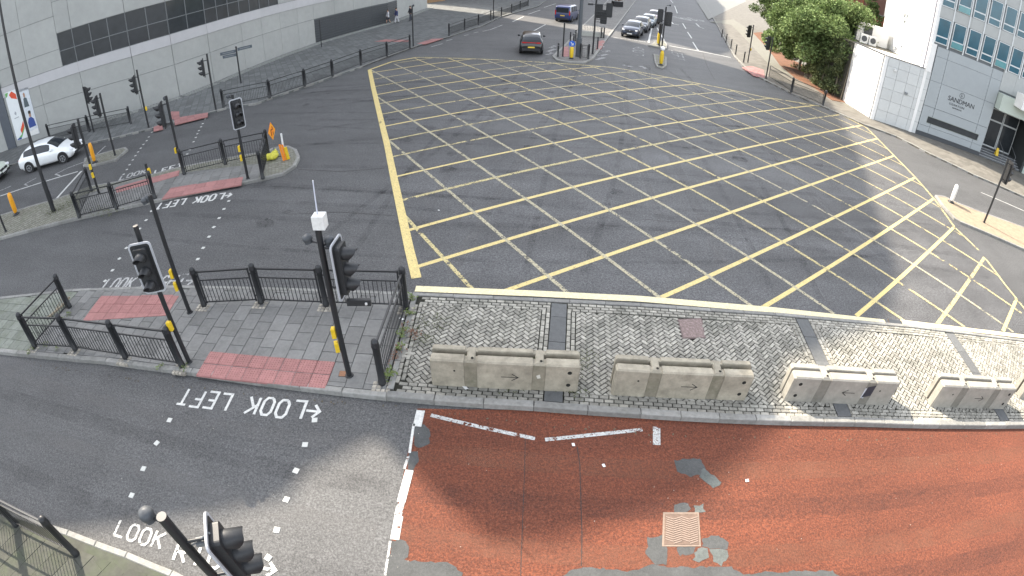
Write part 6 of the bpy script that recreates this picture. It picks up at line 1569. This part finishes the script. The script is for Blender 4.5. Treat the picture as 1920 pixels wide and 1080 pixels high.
g = MB(); g.cyl((-0.03, 0, 0), (-0.03, 0, 0.8), .022); g.cyl((-0.03, -.3, 0.02), (-0.03, .3, 0.02), .02); g.cyl((-.35, 0, 0.02), (0.3, 0, 0.02), .02); g.build('frame', GREYM, t)
for k, (x, y) in enumerate([(-10.389, 19.646), (-10.201, 19.744)]):
    t = thing('sand_bag', ['yellow sand bag lying against the dark rail end on the left island', 'yellow sand bag slumped over the foot of the orange diamond sign'][k], 'sand bag', (x, y, KH), R(30+60*k), 'yellow sand bags')
    g = MB(); g.ball((0, 0, 0.12), .32, 14, (1.0, 0.62, 0.45)); g.ball((0.22, 0.05, 0.16), .18, 10, (1, .8, .7)); g.build('sack', mat('sack_yellow', (0.50, 0.47, 0.06), 0.8, var=0.25, scale=9), t)
    g = MB(); g.cyl((0.33, 0.05, 0.2), (0.42, 0.08, 0.26), .06, .03); g.build('tied_neck', mat('sack_yellow', (0,)*3), t)
p = (-9.540, 19.507, 0.120)
t = thing('folded_barrier', 'folded orange and white barrier frame leaning beside the yellow sand bags', 'barrier', p, R(25))
for (dx, m_, hh, w_) in ((-.08, ORANGE, 0.74, .09), (.02, ORANGE, 0.70, .08), (.11, YEL, 0.56, .15)):
    g = MB(); g.box((dx, 0, hh/2), (w_, 0.05, hh), bev=0.01, M=Matrix.Rotation(R(-6), 4, 'Y')); g.build('leaf', m_, t)
g = MB(); g.box((-0.02, 0.06, 0.62), (0.08, 0.03, 1.1), bev=0.01); g.build('leaf', WPLAS, t)
# planter box on the centre island
t = thing('planter_box', 'black planter box with brown shrubs at the far end of the centre island', 'planter', (15.628, 89.854, 0.120), R(10))
g = MB(); g.box((0, 0, 0.45), (1.6, 1.2, 0.9), bev=0.04); g.build('box', BLACKP, t)
g = MB()
for k in range(160):
    x, y, z = rnd.uniform(-.7, .7), rnd.uniform(-.5, .5), rnd.uniform(.9, 1.5); a = rnd.uniform(0, 6); s_ = .14
    g.add([(x, y, z), (x+s_*math.cos(a), y+s_*math.sin(a), z+.05), (x+s_*.4, y+s_*.5, z+.2)], [[0, 1, 2]])
g.build('shrub', DRYW, t)
# small traffic cone like marks on the raised bed
# ---------------------------------------------------------------- trees and ivy
def leaf_cloud(centres, n, size, rng):
    g = MB(); V = g.v; F = g.f
    for k in range(n):
        c, r = centres[rng.randrange(len(centres))]
        u = Vector((rng.gauss(0, 1), rng.gauss(0, 1), rng.gauss(0, 1))).normalized()*r*(rng.random()**0.35)
        p = c+Vector((u.x, u.y, u.z*0.85))
        a = Vector((rng.gauss(0, 1), rng.gauss(0, 1), rng.gauss(0, 0.7))).normalized(); b = a.cross(Vector((rng.gauss(0, 1), rng.gauss(0, 1), rng.gauss(0, 1)))).normalized()
        s = size*rng.uniform(0.6, 1.3); o = len(V)
        V += [tuple(p-a*s*0.5), tuple(p+b*s*0.32), tuple(p+a*s*0.55), tuple(p-b*s*0.32)]; F.append([o, o+1, o+2, o+3]); g.sm.append(False)
    return g
def tree(label, base, h, rad, zlow, m, seed, n=9000, trunk_r=0.13, size=0.24, name='broadleaf_tree', lean=(0, 0)):
    rng = random.Random(seed)
    t = thing(name, label, 'tree', (base[0], base[1], KH), 0, 'broadleaf trees by the right footpath')
    g = MB(); top = Vector((lean[0], lean[1], h*0.72)); pts = [Vector((0, 0, 0)), Vector((lean[0]*.2+rng.uniform(-.1, .1), lean[1]*.2, zlow*0.7)), Vector((lean[0]*.5, lean[1]*.5+rng.uniform(-.1, .1), h*0.42)), top]
    rr = [trunk_r*1.25, trunk_r, trunk_r*0.7, trunk_r*0.25]
    for i in range(3): g.cyl(pts[i], pts[i+1], rr[i], rr[i+1], 10)
    limbs = []
    for k in range(9):
        a = 2*PI*k/9+rng.uniform(-.3, .3); z0 = rng.uniform(zlow*0.8, h*0.5); b0 = Vector((lean[0]*z0/h, lean[1]*z0/h, z0)); e = b0+Vector((math.cos(a)*rad*rng.uniform(.5, .8), math.sin(a)*rad*rng.uniform(.5, .8), rng.uniform(.8, 2.4)))
        g.cyl(b0, e, trunk_r*0.45, trunk_r*0.12, 7); limbs.append(e)
    g.build('trunk', BARK, t)
    cs = []
    for k in range(46):
        a = rng.uniform(0, 2*PI); zz = rng.random(); z = zlow+(h-zlow)*zz
        rmax = rad*(0.55+0.45*math.sin(PI*min(1, zz*1.05+0.12)))*(1-0.35*max(0, zz-0.6))
        r_ = rmax*math.sqrt(rng.random())*0.85
        cs.append((Vector((lean[0]*zz+math.cos(a)*r_, lean[1]*zz+math.sin(a)*r_, z)), rng.uniform(.55, 1.15)*rad*0.27))
    for e in limbs: cs.append((e, rad*0.24))
    leaf_cloud(cs, n, size, rng).build('crown', m, t)
    return t
tree('light green tree with a pale trunk at the right kerb, nearest the white wall', (26.409, 43.345, 0.120), 7.6, 5.2, 2.8, LEAF, 3, 34000, size=0.26, lean=(0.7, -0.3))
tree('green tree behind the nearest one, its pale trunk showing on the mulch', (27.351, 48.862, 0.120), 7.4, 4.8, 1.8, LEAF, 5, 24000, size=0.27, lean=(0.3, 0))
tree('darker tree leaning over the pale footpath at the top right', (38.699, 78.701, 0.120), 8.0, 4.6, 2.2, LEAF2, 9, 14000, size=0.27)
tree('tree at the top edge of the picture behind the others', (45.374, 78.738, 0.120), 9.5, 5.0, 2.6, LEAF2, 11, 14000, size=0.28)
tree('far tree beyond the footpath at the top edge', (68.754, 146.378, 0.120), 9.5, 5.5, 2.8, LEAF2, 13, 9000, size=0.32)
tree('tree behind the red brick terraces beside the white gable', (41.5, 58.5, 0), 10.0, 2.0, 4.0, LEAF2, 17, 5000, size=0.25)
rng = random.Random(21)
iv = thing('ivy', 'ivy hanging down the end of the white wall beside the trees', 'ivy', (25.6, 39.3, KH), 0)
cs = []
for k in range(120):
    y = rng.uniform(-0.6, 5.6); z = rng.uniform(0.2, 5.1) if y > -0.5 else rng.uniform(max(0.2, 1.2-y*0.3), 5.0); cs.append((Vector((rng.uniform(-.15, .35), y, z)), rng.uniform(.35, .6)))
leaf_cloud(cs, 15000, 0.20, rng).build('foliage', LEAF3, iv)
g = MB()
for k in range(10):
    y = rng.uniform(-2, 4.5); g.cyl((0.2, y, 0), (0.3, y+rng.uniform(-.4, .4), 4), .035, .015, 6)
g.build('stems', BARK, iv)
# steel palisade by the ivy
pf = [(27.815, 42.613), (27.005, 40.513), (26.695, 38.821)]
t = thing('palisade_fence', 'pale palisade railings in front of the ivy', 'fence', (pf[0][0], pf[0][1], KH))
for a, b in zip(pf[:-1], pf[1:]):
    a, b = Vector(a)-Vector(pf[0]), Vector(b)-Vector(pf[0]); n_ = max(3, int((b-a).length/0.2))
    for k in range(n_):
        c = a.lerp(b, k/n_); g = MB(); g.box((c.x, c.y, 0.9), (0.06, 0.04, 1.8)); g.build('pale', GREYM, t)
    for z in (0.4, 1.5):
        g = MB(); g.cyl((a.x, a.y, z), (b.x, b.y, z), .03, n=6); g.build('rail', GREYM, t)
# undergrowth in the bed
g = MB(); cs = []
for k in range(30):
    x, y = [(28.744, 57.665), (26.947, 47.740), (27.379, 44.110), (26.022, 38.460)][k % 4]; cs.append((Vector((x+rnd.uniform(0, 2), y+rnd.uniform(0, 2.5), 0.35)), 0.4))
o = leaf_cloud(cs, 1800, 0.16, random.Random(4)).build('ground_cover', LEAF2); o['kind'] = 'stuff'; o['label'] = 'dark green ground cover on the mulch bed under the trees'
# weeds at the railing and in joints
def weeds(name, label, pts, n, spread, size, m):
    rng = random.Random(n); g = MB()
    for (x, y) in pts:
        for k in range(n):
            px_, py_ = x+rng.gauss(0, spread), y+rng.gauss(0, spread); hh = rng.uniform(.01, size*2.2); a = rng.uniform(0, 6.3); s_ = size*rng.uniform(.5, 1.2)
            d_ = Vector((math.cos(a), math.sin(a), rng.uniform(.1, .8)))*s_; sd = Vector((-math.sin(a), math.cos(a), 0))*s_*.35; p_ = Vector((px_, py_, KH+hh))
            g.add([p_-d_*.4, p_+sd, p_+d_*.7, p_-sd], [[0, 1, 2, 3]])
    o = g.build(name, m); o['kind'] = 'stuff'; o['label'] = label
weeds('weeds', 'green weeds growing along the foot of the railing by the pavers', [(-2.453, 10.326), (-2.403, 9.720), (-2.446, 9.094), (-2.462, 8.908), (-2.436, 8.498), (-2.485, 7.745), (-2.507, 7.618)], 30, 0.06, 0.07, WEED)
weeds('red_weeds', 'reddish weeds growing in the gap between the flags and the pavers', [(-2.429, 9.285), (-2.328, 8.990), (-2.472, 8.496), (-2.490, 8.271), (-2.500, 8.069), (-2.492, 8.408), (-2.203, 9.054), (-2.097, 8.931)], 18, 0.07, 0.05, DRYW)
weeds('moss_tufts', 'dark moss and tufts in the paver joints near the first barrier', [(-2.109, 9.248), (-1.966, 9.547), (-1.837, 9.076), (-1.979, 8.794), (1.386, 7.361), (1.307, 7.479), (1.635, 8.110), (0.010, 7.407), (-1.695, 9.602), (-1.563, 9.337), (-1.787, 8.806), (1.591, 8.273), (1.755, 8.411)], 40, 0.13, 0.035, MOSS)
weeds('rail_weeds', 'weeds at the feet of the guard rail posts on the front island', [(-13.172, 7.336), (-13.203, 7.174), (-12.730, 7.508), (-12.084, 7.482), (-12.846, 8.924), (-12.880, 8.672), (-7.464, 7.395), (-8.148, 7.307)], 26, 0.07, 0.05, WEED)
weeds('island_moss', 'moss and litter of leaves on the left island', [(-20.036, 15.565), (-19.712, 16.116), (-19.333, 16.327), (-17.262, 15.444), (-16.429, 15.252), (-15.936, 15.045), (-20.343, 15.352)], 60, 0.25, 0.06, MOSS)
# dead branch caught in the railing at the left end of the island
t = thing('dead_branch', 'dry branch lying against the left guard rail of the front island', 'branch', (-13.306, 9.090, 0.120), R(20))
g = MB(); P = [Vector((-.5, -.3, .02)), Vector((-.2, -.12, .10)), Vector((.05, 0, .16)), Vector((.35, .18, .30))]
for a, b in zip(P[:-1], P[1:]): g.cyl(a, b, .05, .035, 8)
g.cyl(P[1], P[1]+Vector((.1, .3, .1)), .02, .01, 6); g.cyl(P[2], P[2]+Vector((-.1, .25, .12)), .02, .01, 6); g.build('limb', BARK, t)
print('done', len(bpy.data.objects))
